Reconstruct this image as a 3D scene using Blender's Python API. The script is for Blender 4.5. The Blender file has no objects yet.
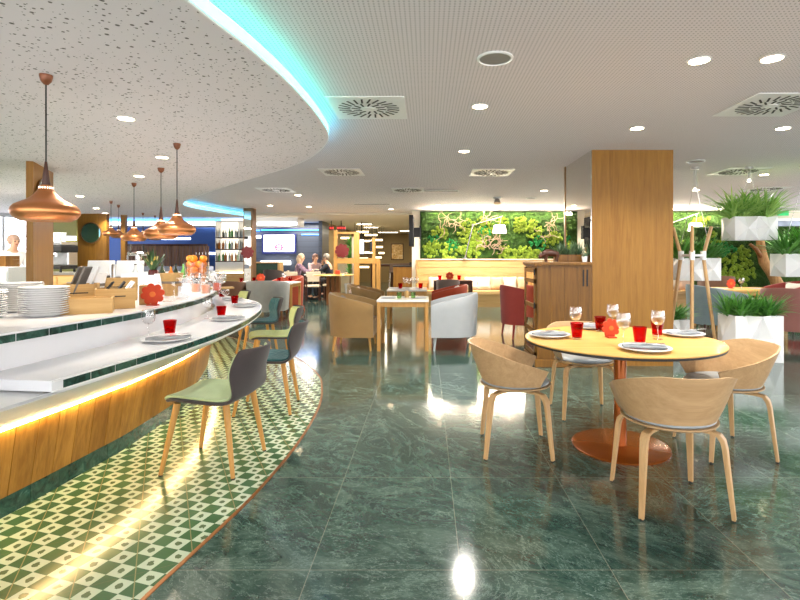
import bpy, bmesh, math, random
from mathutils import Vector, Matrix
from math import sin, cos, pi, radians
random.seed(7)
S = bpy.context.scene
COL = S.collection

# ------------------------------------------------------------------ camera
F, CX, CY, HC = 495.0, 427.0, 257.0, 1.32        # focal length (px of 800), principal point, eye height
cd = bpy.data.cameras.new('camera'); cam = bpy.data.objects.new('camera', cd); COL.objects.link(cam)
cam.location = (0, 0, HC); cam.rotation_euler = (pi/2, 0, 0)
cd.sensor_width = 36; cd.sensor_fit = 'HORIZONTAL'; cd.lens = F*36/800
cd.shift_x = (400-CX)/800; cd.shift_y = (CY-300)/800
cd.clip_start = .05; cd.clip_end = 200
S.camera = cam
# ------------------------------------------------------------------ world, exposure
w = bpy.data.worlds.new('world'); S.world = w; w.use_nodes = True
bg = w.node_tree.nodes['Background']; bg.inputs[0].default_value = (1, .985, .99, 1); bg.inputs[1].default_value = 4.0
S.view_settings.view_transform = 'Standard'; S.view_settings.look = 'None'
S.view_settings.gamma = 1; S.view_settings.exposure = 0.55
S.view_settings.use_curve_mapping = False
SPOT_W = 90.0
LED_S = 1.5
H = 2.616          # main ceiling
HL = 2.45          # lowered bar canopy
# ------------------------------------------------------------------ helpers
def lin(c):
    if isinstance(c, str):
        c = c.lstrip('#'); c = [int(c[i:i+2], 16)/255 for i in (0, 2, 4)]
    return tuple(x/12.92 if x <= .04045 else ((x+.055)/1.055)**2.4 for x in c)
def G(px, py, z=0.0):
    D = F*(HC-z)/(py-CY); return Vector(((px-CX)/F*D, D, z))
def Q(px, py, D): return Vector(((px-CX)/F*D, D, HC-(py-CY)/F*D))

class MB:
    def __init__(s): s.v = []; s.f = []
    def add(s, vs, fs, M=None):
        n = len(s.v)
        s.v += [tuple(M @ Vector(p)) if M is not None else tuple(p) for p in vs]
        s.f += [tuple(i+n for i in f) for f in fs]; return s
    def box(s, c, d, rz=0, M=None):
        x, y, z = d[0]/2, d[1]/2, d[2]/2
        vs = [(-x,-y,-z),(x,-y,-z),(x,y,-z),(-x,y,-z),(-x,-y,z),(x,-y,z),(x,y,z),(-x,y,z)]
        T = Matrix.Translation(c) @ Matrix.Rotation(rz, 4, 'Z')
        if M is not None: T = T @ M
        return s.add(vs, [(0,3,2,1),(4,5,6,7),(0,1,5,4),(1,2,6,5),(2,3,7,6),(3,0,4,7)], T)
    def bx(s, x0, x1, y0, y1, z0, z1): return s.box(((x0+x1)/2,(y0+y1)/2,(z0+z1)/2),(abs(x1-x0),abs(y1-y0),abs(z1-z0)))
    def tube(s, pts, r, n=8, caps=True, flat=None):
        pts = [Vector(p) for p in pts]; k = len(pts)
        rs = r if isinstance(r, (list, tuple)) else [r]*k
        vs = []; up = None
        for i, p in enumerate(pts):
            t = (pts[min(i+1,k-1)]-pts[max(i-1,0)]).normalized()
            if up is None: up = Vector((0,0,1)) if abs(t.z) < .9 else Vector((0,1,0))
            a = t.cross(up)
            if a.length < 1e-5: a = t.cross(Vector((1,0,0)))
            a.normalize(); b = a.cross(t).normalized(); up = b
            fb = flat if flat else 1
            for j in range(n):
                q = 2*pi*(j+.5)/n; vs.append(p + (a*cos(q) + b*sin(q)*fb)*rs[i])
        fs = [(i*n+j, i*n+(j+1)%n, (i+1)*n+(j+1)%n, (i+1)*n+j) for i in range(k-1) for j in range(n)]
        if caps: fs += [tuple(range(n))[::-1], tuple((k-1)*n+j for j in range(n))]
        return s.add(vs, fs)
    def cyl(s, p0, p1, r0, r1=None, n=16): return s.tube([p0, p1], [r0, r0 if r1 is None else r1], n)
    def lathe(s, prof, n=24, c=(0,0,0), sx=1, sy=1):
        vs = []; k = len(prof)
        for r, z in prof:
            for j in range(n): q = 2*pi*j/n; vs.append((c[0]+r*cos(q)*sx, c[1]+r*sin(q)*sy, c[2]+z))
        fs = [(i*n+j, i*n+(j+1)%n, (i+1)*n+(j+1)%n, (i+1)*n+j) for i in range(k-1) for j in range(n)]
        if prof[0][0] > 1e-6: fs.append(tuple(range(n))[::-1])
        if prof[-1][0] > 1e-6: fs.append(tuple((k-1)*n+j for j in range(n)))
        return s.add(vs, fs)
    def prism(s, poly, z0, z1, M=None):
        n = len(poly); vs = [(x,y,z0) for x,y in poly]+[(x,y,z1) for x,y in poly]
        return s.add(vs, [tuple(range(n))[::-1], tuple(range(n,2*n))]+[(i,(i+1)%n,n+(i+1)%n,n+i) for i in range(n)], M)
    def ball(s, c, r, n=12, m=8, sx=1, sy=1, sz=1):
        return s.lathe([(max(r*sin(pi*i/m),1e-7), -r*cos(pi*i/m)*sz) for i in range(m+1)], n, c, sx, sy)
    def grid(s, P, closed_u=False):
        """P[i][j] points -> quads"""
        a, b = len(P), len(P[0]); n = len(s.v)
        s.v += [tuple(p) for row in P for p in row]
        for i in range(a-1):
            for j in range(b if closed_u else b-1):
                s.f.append((n+i*b+j, n+i*b+(j+1)%b, n+(i+1)*b+(j+1)%b, n+(i+1)*b+j))
        return s
    def slab(s, A, B):
        """closed solid between two equally sized point grids"""
        a, b = len(A), len(A[0]); n = len(s.v)
        s.v += [tuple(p) for row in A for p in row] + [tuple(p) for row in B for p in row]
        o = n + a*b
        for i in range(a-1):
            for j in range(b-1):
                s.f.append((n+i*b+j, n+i*b+j+1, n+(i+1)*b+j+1, n+(i+1)*b+j))
                s.f.append((o+i*b+j, o+(i+1)*b+j, o+(i+1)*b+j+1, o+i*b+j+1))
        for i in range(a-1):
            for j in (0, b-1): s.f.append((n+i*b+j, n+(i+1)*b+j, o+(i+1)*b+j, o+i*b+j))
        for j in range(b-1):
            for i in (0, a-1): s.f.append((n+i*b+j, n+i*b+j+1, o+i*b+j+1, o+i*b+j))
        return s
    def build(s, name, mat, parent=None, smooth=None, bevel=0, seg=2, subsurf=0, loc=None, rz=0):
        me = bpy.data.meshes.new(name); me.from_pydata(s.v, [], s.f)
        bm = bmesh.new(); bm.from_mesh(me); bmesh.ops.recalc_face_normals(bm, faces=bm.faces); bm.to_mesh(me); bm.free()
        if smooth is not None:
            me.polygons.foreach_set('use_smooth', [True]*len(me.polygons)); me.set_sharp_from_angle(angle=radians(smooth))
        if mat is not None: me.materials.append(mat)
        o = bpy.data.objects.new(name, me); COL.objects.link(o)
        if parent is not None: o.parent = parent
        if loc is not None: o.location = loc
        if rz: o.rotation_euler = (0,0,rz)
        if bevel:
            b = o.modifiers.new('bevel','BEVEL'); b.width = bevel; b.segments = seg; b.limit_method = 'ANGLE'; b.angle_limit = radians(40)
        if subsurf:
            b = o.modifiers.new('sub','SUBSURF'); b.levels = b.render_levels = subsurf
        return o
def tag(o, label, cat, group=None):
    o['label'] = label; o['category'] = cat
    if group: o['group'] = group
    return o
def thing(name, label, cat, loc=(0,0,0), rz=0, group=None):
    o = bpy.data.objects.new(name, None); COL.objects.link(o); o.empty_display_size = .1
    o.location = loc; o.rotation_euler = (0,0,rz); return tag(o, label, cat, group)
def struct(o): o['kind'] = 'structure'; return o
def stuff(o): o['kind'] = 'stuff'; return o
KIDS = {}
def dup(root, loc, rz, label, group=None):
    def cp(o, par):
        c = o.copy(); COL.objects.link(c)
        if par is not None: c.parent = par
        for ch in [x for x in allkids(o)]: cp(ch, c)
        return c
    def allkids(o): return [x for x in bpy.data.objects if x.parent is o]
    r = cp(root, None); r.location = loc; r.rotation_euler = (0,0,rz); r['label'] = label
    if group: r['group'] = group
    return r
ORD = ['first','second','third','fourth','fifth','sixth','seventh','eighth','ninth','tenth','eleventh','twelfth','thirteenth','fourteenth','fifteenth','sixteenth','seventeenth','eighteenth','nineteenth','twentieth']

def crom(pts, per=8):
    """smooth curve through 2-D points"""
    out = []
    P = [Vector(p) for p in pts]; P = [P[0]*2-P[1]]+P+[P[-1]*2-P[-2]]
    for i in range(1, len(P)-2):
        for k in range(per):
            t = k/per; a,b,c,d = P[i-1],P[i],P[i+1],P[i+2]
            out.append(.5*((2*b)+(c-a)*t+(2*a-5*b+4*c-d)*t*t+(3*b-a-3*c+d)*t**3))
    out.append(P[-2]); return out
def norms(c):
    r = []
    for i in range(len(c)):
        t = (c[min(i+1,len(c)-1)]-c[max(i-1,0)]).normalized(); r.append(Vector((-t.y, t.x)))
    return r
def off(c, d):
    return [p+n*d for p, n in zip(c, norms(c))]
def sweep(mb, c, prof):
    """solid with cross-section prof [(inward offset, z)] along plan curve c"""
    N = norms(c); k = len(prof); n0 = len(mb.v)
    for p, n in zip(c, N):
        for d, z in prof: q = p+n*d; mb.v.append((q.x, q.y, z))
    for i in range(len(c)-1):
        for j in range(k):
            mb.f.append((n0+i*k+j, n0+i*k+(j+1)%k, n0+(i+1)*k+(j+1)%k, n0+(i+1)*k+j))
    mb.f.append(tuple(n0+j for j in range(k))[::-1]); mb.f.append(tuple(n0+(len(c)-1)*k+j for j in range(k)))
    return mb
def arclen_split(c, step, gap):
    """cut a curve into pieces of given length"""
    L = [0]
    for i in range(1, len(c)): L.append(L[-1]+(c[i]-c[i-1]).length)
    def at(s):
        for i in range(1, len(c)):
            if L[i] >= s: return c[i-1].lerp(c[i], (s-L[i-1])/max(L[i]-L[i-1],1e-9))
        return c[-1]
    out = []; s = 0
    while s+step <= L[-1]+1e-6:
        out.append([at(s+gap/2+(step-gap)*k/3) for k in range(4)]); s += step
    return out

# ------------------------------------------------------------------ materials
class NT:
    def __init__(s, name):
        s.m = bpy.data.materials.new(name); s.m.use_nodes = True
        s.nt = s.m.node_tree; s.b = s.nt.nodes['Principled BSDF']; s.out = s.nt.nodes['Material Output']
    def n(s, t, **kw):
        x = s.nt.nodes.new(t)
        for k, v in kw.items():
            if k.startswith('i_'): s.set(x.inputs[k[2:]] if not k[2:].isdigit() else x.inputs[int(k[2:])], v)
            else: setattr(x, k, v)
        return x
    def set(s, sock, v):
        if hasattr(v, 'is_linked') : s.nt.links.new(v, sock)
        elif isinstance(v, (tuple, list)) and sock.type == 'RGBA' and len(v) == 3: sock.default_value = (*v, 1)
        else: sock.default_value = v
    def math(s, op, a, b=None, c=None):
        x = s.nt.nodes.new('ShaderNodeMath'); x.operation = op
        s.set(x.inputs[0], a)
        if b is not None: s.set(x.inputs[1], b)
        if c is not None: s.set(x.inputs[2], c)
        return x.outputs[0]
    def mix(s, f, a, b, mode='MIX'):
        x = s.nt.nodes.new('ShaderNodeMix'); x.data_type = 'RGBA'; x.blend_type = mode
        s.set(x.inputs[0], f); s.set(x.inputs[6], a); s.set(x.inputs[7], b); return x.outputs[2]
    def ramp(s, f, stops, interp='LINEAR'):
        x = s.nt.nodes.new('ShaderNodeValToRGB'); s.set(x.inputs[0], f); x.color_ramp.interpolation = interp
        e = x.color_ramp.elements
        while len(e) < len(stops): e.new(.5)
        for k, (p, c) in enumerate(stops):
            e[k].position = p; e[k].color = (*c, 1) if not isinstance(c, (int, float)) else (c, c, c, 1)
        return x.outputs[0]
    def coord(s, kind='Object'):
        return s.n('ShaderNodeTexCoord').outputs[kind]
    def mapping(s, vec, scale=(1,1,1), rot=(0,0,0), loc=(0,0,0)):
        x = s.n('ShaderNodeMapping'); s.set(x.inputs[0], vec)
        x.inputs['Scale'].default_value = scale; x.inputs['Rotation'].default_value = rot; x.inputs['Location'].default_value = loc
        return x.outputs[0]
    def noise(s, vec, scale, detail=4, rough=.5, dist=0, out='Fac'):
        x = s.n('ShaderNodeTexNoise'); s.set(x.inputs['Vector'], vec); x.inputs['Scale'].default_value = scale
        x.inputs['Detail'].default_value = detail; x.inputs['Roughness'].default_value = rough; x.inputs['Distortion'].default_value = dist
        return x.outputs[out]
    def bump(s, h, strength=.2, dist=.01):
        x = s.n('ShaderNodeBump'); s.set(x.inputs['Height'], h); x.inputs['Strength'].default_value = strength
        x.inputs['Distance'].default_value = dist; s.nt.links.new(x.outputs[0], s.b.inputs['Normal'])
    def base(s, v): s.set(s.b.inputs['Base Color'], v)
    def P(s, **kw):
        for k, v in kw.items(): s.set(s.b.inputs[k.replace('_',' ')], v)
        return s
def plain(name, c, rough=.5, metal=0, var=.12, scale=30, bump=0, spec=.5, bscale=None):
    t = NT(name); c = lin(c); co = t.coord()
    f = t.noise(co, scale, 3)
    t.base(t.ramp(f, [(.3, tuple(x*(1-var) for x in c)), (.7, tuple(min(1,x*(1+var)) for x in c))]))
    t.P(Roughness=rough, Metallic=metal); t.b.inputs['Specular IOR Level'].default_value = spec
    if bump: t.bump(t.noise(co, bscale or scale*6, 2), bump, .004)
    return t.m
def wood(name, c1, c2, axis='Z', rough=.45, scale=1.0, island=0.0, knots=False):
    t = NT(name); co = t.coord()
    sc = {'Z': (9,9,.55), 'X': (.55,9,9), 'Y': (9,.55,9)}[axis]
    v = t.mapping(co, tuple(x*scale for x in sc))
    if island:
        r = t.n('ShaderNodeNewGeometry').outputs['Random Per Island']
        cmb = t.n('ShaderNodeCombineXYZ'); t.set(cmb.inputs[0], t.math('MULTIPLY', r, 37.)); t.set(cmb.inputs[1], t.math('MULTIPLY', r, 17.)); t.set(cmb.inputs[2], t.math('MULTIPLY', r, 11.))
        a = t.n('ShaderNodeVectorMath', operation='ADD'); t.set(a.inputs[0], v); t.set(a.inputs[1], cmb.outputs[0]); v = a.outputs[0]
    f1 = t.noise(v, 1.6, 6, .62, 1.2); f2 = t.noise(v, 9, 3, .6)
    f = t.math('ADD', t.math('MULTIPLY', f1, .7), t.math('MULTIPLY', f2, .3))
    col = t.ramp(f, [(.3, lin(c2)), (.62, lin(c1))])
    if island:
        col = t.mix(t.math('MULTIPLY', t.math('SUBTRACT', r, .35), island), col, lin(c2), 'MULTIPLY') if False else t.mix(t.math('MULTIPLY', r, island), col, lin(c2))
    t.base(col); t.P(Roughness=rough); t.b.inputs['Specular IOR Level'].default_value = .28; t.bump(f2, .06, .003)
    return t.m
def emit(name, c, s, tex=None):
    t = NT(name); c = lin(c); t.base(c)
    f = t.noise(t.coord(), 3, 1)
    t.set(t.b.inputs['Emission Color'], t.ramp(f, [(.2, tuple(x*.97 for x in c)), (.8, c)])); t.b.inputs['Emission Strength'].default_value = s
    t.P(Roughness=.5); return t.m
def thin(name, c=(1,1,1), edge=.9):
    t = NT(name); t.nt.nodes.remove(t.b)
    lw = t.n('ShaderNodeLayerWeight'); lw.inputs[0].default_value = .35
    tr = t.n('ShaderNodeBsdfTransparent'); t.set(tr.inputs[0], t.mix(t.noise(t.coord(), 8, 1), c, tuple(x*.97 for x in c)))
    gl = t.n('ShaderNodeBsdfGlossy'); gl.inputs['Roughness'].default_value = .02; gl.inputs[0].default_value = (edge,edge,edge,1)
    mx = t.n('ShaderNodeMixShader'); t.set(mx.inputs[0], t.math('MULTIPLY_ADD', lw.outputs['Facing'], .6, .05)); t.nt.links.new(tr.outputs[0], mx.inputs[1]); t.nt.links.new(gl.outputs[0], mx.inputs[2])
    t.nt.links.new(mx.outputs[0], t.out.inputs[0]); return t.m
def glassy(name, c=(1,1,1), rough=0, ior=1.45, alpha=1):
    t = NT(name); t.base(t.mix(t.noise(t.coord(), 8, 1), c, tuple(x*.98 for x in c))); t.P(Roughness=rough, IOR=ior); t.b.inputs['Transmission Weight'].default_value = 1
    t.b.inputs['Alpha'].default_value = alpha
    return t.m
M = {}
# polished green marble laid in .635 x .876 m slabs, thin pale joints
t = NT('green_marble_floor'); co = t.coord()
sep = t.n('ShaderNodeSeparateXYZ'); t.set(sep.inputs[0], co)
TX, TY = .635, .876
ux = t.math('DIVIDE', t.math('SUBTRACT', sep.outputs[0], .1413), TX); uy = t.math('DIVIDE', t.math('SUBTRACT', sep.outputs[1], 2.0875), TY)
ix, iy = t.math('FLOOR', ux), t.math('FLOOR', uy); fx, fy = t.math('FRACT', ux), t.math('FRACT', uy)
dx = t.math('MULTIPLY', t.math('MINIMUM', fx, t.math('SUBTRACT', 1., fx)), TX); dy = t.math('MULTIPLY', t.math('MINIMUM', fy, t.math('SUBTRACT', 1., fy)), TY)
joint = t.math('LESS_THAN', t.math('MINIMUM', dx, dy), .0018)
cid = t.n('ShaderNodeCombineXYZ'); t.set(cid.inputs[0], ix); t.set(cid.inputs[1], iy)
wn = t.n('ShaderNodeTexWhiteNoise'); t.set(wn.inputs[0], cid.outputs[0])
sh = t.n('ShaderNodeVectorMath', operation='MULTIPLY_ADD'); t.set(sh.inputs[0], wn.outputs['Color']); sh.inputs[1].default_value = (30,30,30); t.set(sh.inputs[2], co)
rotv = t.n('ShaderNodeVectorRotate', rotation_type='Z_AXIS'); t.set(rotv.inputs['Vector'], sh.outputs[0]); t.set(rotv.inputs['Angle'], t.math('MULTIPLY', wn.outputs['Value'], 1.2))
v = t.mapping(rotv.outputs[0], (1, 1.8, 1))
n1 = t.noise(v, 3.2, 9, .7, 1.2); n2 = t.noise(v, 13, 6, .7, 2.0); n3 = t.noise(v, 44, 4, .65, 1.2)
c = t.ramp(n1, [(.3, lin('#273b36')), (.5, lin('#415a50')), (.62, lin('#62796d')), (.75, lin('#455f55'))])
c = t.mix(t.ramp(n2, [(.35, .0), (.52, .35), (.7, 0)]), c, lin('#182a25'))
c = t.mix(t.ramp(n3, [(.58, 0), (.72, .6)]), c, lin('#9db0a6'))
n4 = t.noise(v, 1.1, 8, .7, 3.0)
c = t.mix(t.ramp(n4, [(.488, 0), (.5, .4), (.512, 0)]), c, lin('#9db5a8'))
c = t.mix(t.math('MULTIPLY', wn.outputs['Value'], .3), c, lin('#22403a'))
c = t.mix(t.math('MULTIPLY', joint, .4), c, lin('#a9a692'))
t.base(c); t.P(Roughness=t.math('ADD', .06, t.math('MULTIPLY', n2, .08))); t.b.inputs['Specular IOR Level'].default_value = .95
M['floor'] = t.m
# pattern cement tiles, rotated 28 degrees
t = NT('pattern_tile'); co = t.coord()
v = t.mapping(co, (1,1,1), (0,0,radians(-27.9)))
sep = t.n('ShaderNodeSeparateXYZ'); t.set(sep.inputs[0], v); T = .1083
a = t.math('DIVIDE', sep.outputs[0], T); b = t.math('DIVIDE', sep.outputs[1], T)
fa = t.math('SUBTRACT', t.math('FRACT', a), .5); fb = t.math('SUBTRACT', t.math('FRACT', b), .5)
light = t.math('LESS_THAN', t.math('ADD', t.math('ABSOLUTE', fa), t.math('ABSOLUTE', fb)), .5)
rad = t.math('SQRT', t.math('ADD', t.math('MULTIPLY', fa, fa), t.math('MULTIPLY', fb, t.math('MULTIPLY', fb, .7))))
nn = t.noise(v, 55, 2, .5)
motif = t.math('LESS_THAN', t.math('ADD', rad, t.math('MULTIPLY', t.math('SUBTRACT', nn, .5), .22)), .135)
j2 = t.math('MINIMUM', t.math('ABSOLUTE', t.math('SUBTRACT', t.math('FRACT', t.math('DIVIDE', a, 2.)), .5)), 1.)
j3 = t.math('ABSOLUTE', t.math('SUBTRACT', t.math('FRACT', t.math('DIVIDE', b, 4.)), .5))
ja = t.math('LESS_THAN', j2, .009); jb = t.math('LESS_THAN', j3, .0035)
gn = t.noise(co, 2.2, 4)
dark = t.ramp(gn, [(.3, lin('#3a5c3e')), (.7, lin('#4c7049'))])
lightc = t.ramp(gn, [(.3, lin('#b3c5ae')), (.7, lin('#c3d2bb'))])
c = t.mix(light, dark, lightc); c = t.mix(t.math('MULTIPLY', light, motif), c, lin('#56694a'))
c = t.mix(ja, c, lin('#8e8a62')); c = t.mix(jb, c, lin('#5d6a4c'))
t.base(c); t.P(Roughness=.16); M['tile'] = t.m
# perforated ceilings
t = NT('perforated_ceiling'); co = t.coord()
sep = t.n('ShaderNodeSeparateXYZ'); t.set(sep.inputs[0], co); T = .026
fa = t.math('SUBTRACT', t.math('FRACT', t.math('DIVIDE', sep.outputs[0], T)), .5); fb = t.math('SUBTRACT', t.math('FRACT', t.math('DIVIDE', sep.outputs[1], T)), .5)
r2 = t.math('ADD', t.math('MULTIPLY', fa, fa), t.math('MULTIPLY', fb, fb)); hole = t.math('LESS_THAN', r2, .042)
t.base(t.mix(hole, lin('#dcd5d8'), lin('#9f9a9b'))); t.P(Roughness=.8); M['ceil'] = t.m
t = NT('starry_perforated_plaster'); co = t.coord()
sep = t.n('ShaderNodeSeparateXYZ'); t.set(sep.inputs[0], co)
cm = t.n('ShaderNodeCombineXYZ'); t.set(cm.inputs[0], sep.outputs[0]); t.set(cm.inputs[1], sep.outputs[1])
def dots(scale, r):
    vo = t.n('ShaderNodeTexVoronoi'); t.set(vo.inputs['Vector'], cm.outputs[0]); vo.inputs['Scale'].default_value = scale; vo.inputs['Randomness'].default_value = .8
    s2 = t.n('ShaderNodeSeparateColor'); t.set(s2.inputs[0], vo.outputs['Color'])
    return t.math('LESS_THAN', vo.outputs['Distance'], t.math('MULTIPLY', t.math('ADD', .35, s2.outputs[0]), r))
d = t.math('MAXIMUM', dots(26, .22), dots(40, .17))
t.base(t.mix(d, lin('#e2dcdf'), lin('#67615f'))); t.P(Roughness=.8); M['canopy'] = t.m

M['oak'] = wood('oak_veneer', '#926828', '#794f18', 'Z', .4)
M['oakX'] = wood('oak_panel_horizontal', '#d6b07a', '#bf9455', 'X', .4)
M['plank'] = wood('oak_plank', '#b08039', '#744a17', 'Z', .45, 1.0, .55)
M['ash'] = wood('pale_ash_plywood', '#bf9d74', '#a8865d', 'X', .4, 1.2)
M['ashZ'] = wood('pale_ash_leg', '#cba677', '#b48c5c', 'Z', .4, 1.5)
M['ashedge'] = plain('pale_plywood_edge', '#e6d3b8', .5)
M['legoak'] = wood('honey_oak_leg', '#c29252', '#a87a3c', 'Z', .4, 1.5)
M['top'] = wood('light_oak_top', '#e0b468', '#cda056', 'X', .25, .8)
M['walnut'] = wood('dark_oak_cabinet', '#845b24', '#533511', 'Z', .4, .9, .3)
M['darkwood'] = wood('dark_walnut', '#4a2a1c', '#331b12', 'Z', .35)
M['redwood'] = wood('reddish_leg', '#8e5a30', '#6f4220', 'Z', .4)
M['crate'] = wood('pine_crate', '#bf9c66', '#a8834c', 'X', .55, 1.0)
M['white'] = plain('white_lacquer', '#e4e4e4', .3, var=.02)
M['solid'] = plain('white_solid_surface', '#dfe0e3', .18, var=.015, scale=6)
M['greywhite'] = plain('grey_white_panel', '#d5d7d9', .45, var=.02)
M['china'] = plain('white_china', '#e4e4e4', .12, var=.01)
M['black'] = plain('black_plastic', '#141313', .6, var=.1)
M['blackgloss'] = plain('black_gloss', '#121214', .12, var=.1)
M['steel'] = plain('brushed_steel', '#b9b9b8', .28, 1, .05)
M['chrome'] = plain('satin_chrome', '#cfcfcf', .15, 1, .03)
M['copper'] = plain('spun_copper', '#d08a58', .38, 1, .04, 12)
M['copperin'] = emit('lit_copper_inside', '#ffdcae', 2.2)
M['coppertable'] = plain('copper_lacquer', '#a0531a', .2, .45, .05, 10)
M['copperrim'] = plain('copper_trim', '#a06a3c', .35, .6, .08)
M['mirror'] = plain('mirror_glass', '#e6e3dc', .015, 1, .005)
M['bronze'] = plain('bronze_metal', '#7a5b3c', .3, .7, .06)
M['red'] = glassy('red_glass', lin('#d40f16'), .02, 1.2)
M['redsolid'] = plain('red_glass_wall', '#b3090f', .1, var=.05)
M['glass'] = thin('clear_glass')
M['winglass'] = thin('window_glass', (.95,.97,1))
M['orangeflower'] = plain('orange_felt', '#bd390d', .7, var=.08)
M['flcentre'] = plain('amber_felt', '#cf6a24', .7, var=.08)
M['redflower'] = plain('red_lacquer_panel', '#600a0a', .4, var=.06)
t = NT('dark_green_marble_tile'); v = t.coord(); n1 = t.noise(v, 14, 8, .65, 1.5)
t.base(t.ramp(n1, [(.35, lin('#17302b')), (.6, lin('#2f5249')), (.75, lin('#50756a'))])); t.P(Roughness=.12); M['gtile'] = t.m
def fabric(name, c, var=.12, quilt=0):
    t = NT(name); co = t.coord(); c = lin(c)
    f = t.noise(co, 220, 2); g = t.noise(co, 9, 2)
    t.base(t.ramp(t.math('ADD', t.math('MULTIPLY', f, .6), t.math('MULTIPLY', g, .4)), [(.3, tuple(x*(1-var) for x in c)), (.7, tuple(min(1,x*(1+var)) for x in c))]))
    t.P(Roughness=.85); t.b.inputs['Sheen Weight'].default_value = .15
    if quilt:
        vo = t.n('ShaderNodeTexVoronoi', feature='DISTANCE_TO_EDGE'); t.set(vo.inputs['Vector'], co); vo.inputs['Scale'].default_value = quilt
        t.bump(t.math('MINIMUM', vo.outputs['Distance'], .3), .8, .02)
    else: t.bump(f, .15, .002)
    return t.m
M['f_green'] = fabric('sage_green_wool', '#a3b487'); M['f_greenq'] = fabric('quilted_lime_fabric', '#b2bd82', .12, 18)
M['f_teal'] = fabric('teal_velvet', '#1d5257', .25, 18); M['f_shell'] = fabric('charcoal_brown_felt', '#3a3231', .1)
M['f_tan'] = fabric('tan_weave', '#99794b'); M['f_white'] = fabric('pale_grey_weave', '#b2b6b9', .06); M['f_burg'] = fabric('burgundy_leather', '#8c3128')
M['f_redor'] = fabric('rust_red_leather', '#a8401f'); M['f_grey'] = fabric('mid_grey_wool', '#a0a29f'); M['f_brown'] = fabric('brown_leather', '#6b4a34')
M['f_blue'] = fabric('slate_blue_wool', '#84949a'); M['f_rose'] = fabric('dusty_rose_velvet', '#97635a'); M['f_cream'] = fabric('cream_upholstery', '#e4d2b4')
M['f_dgrey'] = fabric('dark_grey_wool', '#6a5850'); M['seatpad'] = plain('grey_leather_pad', '#9aa2a6', .35, var=.05)
M['f_cush'] = fabric('cream_cushion', '#d6cec0', .05); M['f_beige'] = fabric('beige_cushion', '#c4a884', .06); M['f_pink'] = fabric('pale_pink_cushion', '#e4cbbd', .06)
M['napkin'] = fabric('grey_striped_napkin', '#85898d', .35)
# ------------------------------------------------------------------ curves of the bar, floor inlay and canopy (plan)
tilec = crom([(-1.75,-1.4),(-1.42,-.2),(-1.2,1.1),(-1.096,1.905),(-1.054,2.156),(-.98,2.603),(-.945,2.93),(-.92,3.385),(-.925,3.90),(-.967,4.46),(-1.067,5.007),(-1.22,5.537),(-1.63,6.344),(-2.2,7.05),(-3.0,7.9),(-4.1,8.9),(-5.3,9.9)], 8)
canc = crom([(-1.75,-1.4),(-1.42,-.2),(-1.2,1.1),(-1.06,2.18),(-.965,2.72),(-.9,3.3),(-.885,4.1),(-.96,4.8),(-1.34,5.66),(-1.9,6.43),(-2.82,7.45),(-4.1,9.0),(-5.0,10.2),(-5.4,11.2),(-5.3,12.6),(-5.0,14.1)], 8)
lowc = crom([(-1.70,2.25),(-1.635,2.82),(-1.589,3.32),(-1.58,3.92),(-1.652,4.62),(-1.85,5.53),(-2.165,6.27),(-2.7,6.95),(-3.6,7.85),(-4.7,8.8)], 10)
upc = crom([(-2.12,1.7),(-2.05,2.377),(-2.02,2.65),(-1.985,3.10),(-1.97,3.52),(-2.05,4.46),(-2.36,5.55),(-2.66,6.2),(-3.2,6.9),(-4.0,7.7),(-5,8.6)], 10)
# ------------------------------------------------------------------ structure
struct(MB().bx(-12,12,-4,28,-.08,0).build('floor', M['floor']))
m = MB(); pl = [(p.x,p.y) for p in tilec] + [(-10.5,9.9),(-10.5,-1.4)]; m.prism(pl, .0, .003); struct(m.build('floor_tile_inlay', M['tile']))
m = MB(); sweep(m, tilec, [(-.012,0),(-.012,.0045),(.006,.0045),(.006,0)]); struct(m.build('trim_1', M['copperrim']))
struct(MB().bx(-12,12,-4,14.6,H,H+.1).build('ceiling', M['ceil']))
m = MB(); m.prism([(p.x,p.y) for p in canc] + [(-12,14.1),(-12,-1.4)], HL, HL+.08); struct(m.build('ceiling_bar_canopy', M['canopy']))
# canopy hangs from an upstand set back from its edge
m = MB(); sweep(m, off(canc,.14), [(0,HL+.079),(0,H),(.03,H),(.03,HL+.079)]); struct(m.build('trim_2', M['white']))
# back rooms
CEIL2 = plain('plain_far_ceiling', '#d6cfc2', .8, var=.02)
struct(MB().bx(-12,12,14.6,28,2.56,2.66).build('ceiling_hall', CEIL2))
OLIVE = plain('olive_brown_wall', '#8d7850', .7, var=.04); BEIGE = plain('beige_wall', '#d6bd8c', .7, var=.03)
t = NT('blue_steel_panel'); co = t.coord(); sep = t.n('ShaderNodeSeparateXYZ'); t.set(sep.inputs[0], co)
f = t.math('LESS_THAN', t.math('FRACT', t.math('DIVIDE', sep.outputs[2], .21)), .05)
t.base(t.mix(f, lin('#3f4654'), lin('#23262e'))); t.P(Roughness=.32, Metallic=.35); BLUEP = t.m
struct(MB().bx(-12,-3.72,18.0,18.15,0,2.56).build('wall_back', BLUEP))
struct(MB().bx(-3.72,-3.6,17.0,18.15,0,2.56).build('wall_screen_return', BLUEP))
struct(MB().bx(-3.6,3,26,26.15,0,2.6).build('wall_hall_end', OLIVE))
struct(MB().bx(-3.72,-3.6,18.15,26,0,2.6).build('wall_hall_left', OLIVE))
struct(MB().bx(-.42,-.28,13.95,26,0,2.6).build('wall_hall_right', BEIGE))
struct(MB().bx(-.42,12,13.8,13.95,0,H).build('wall_garden', plain('cream_wall','#e6dcc6',.7,var=.02)))
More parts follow.
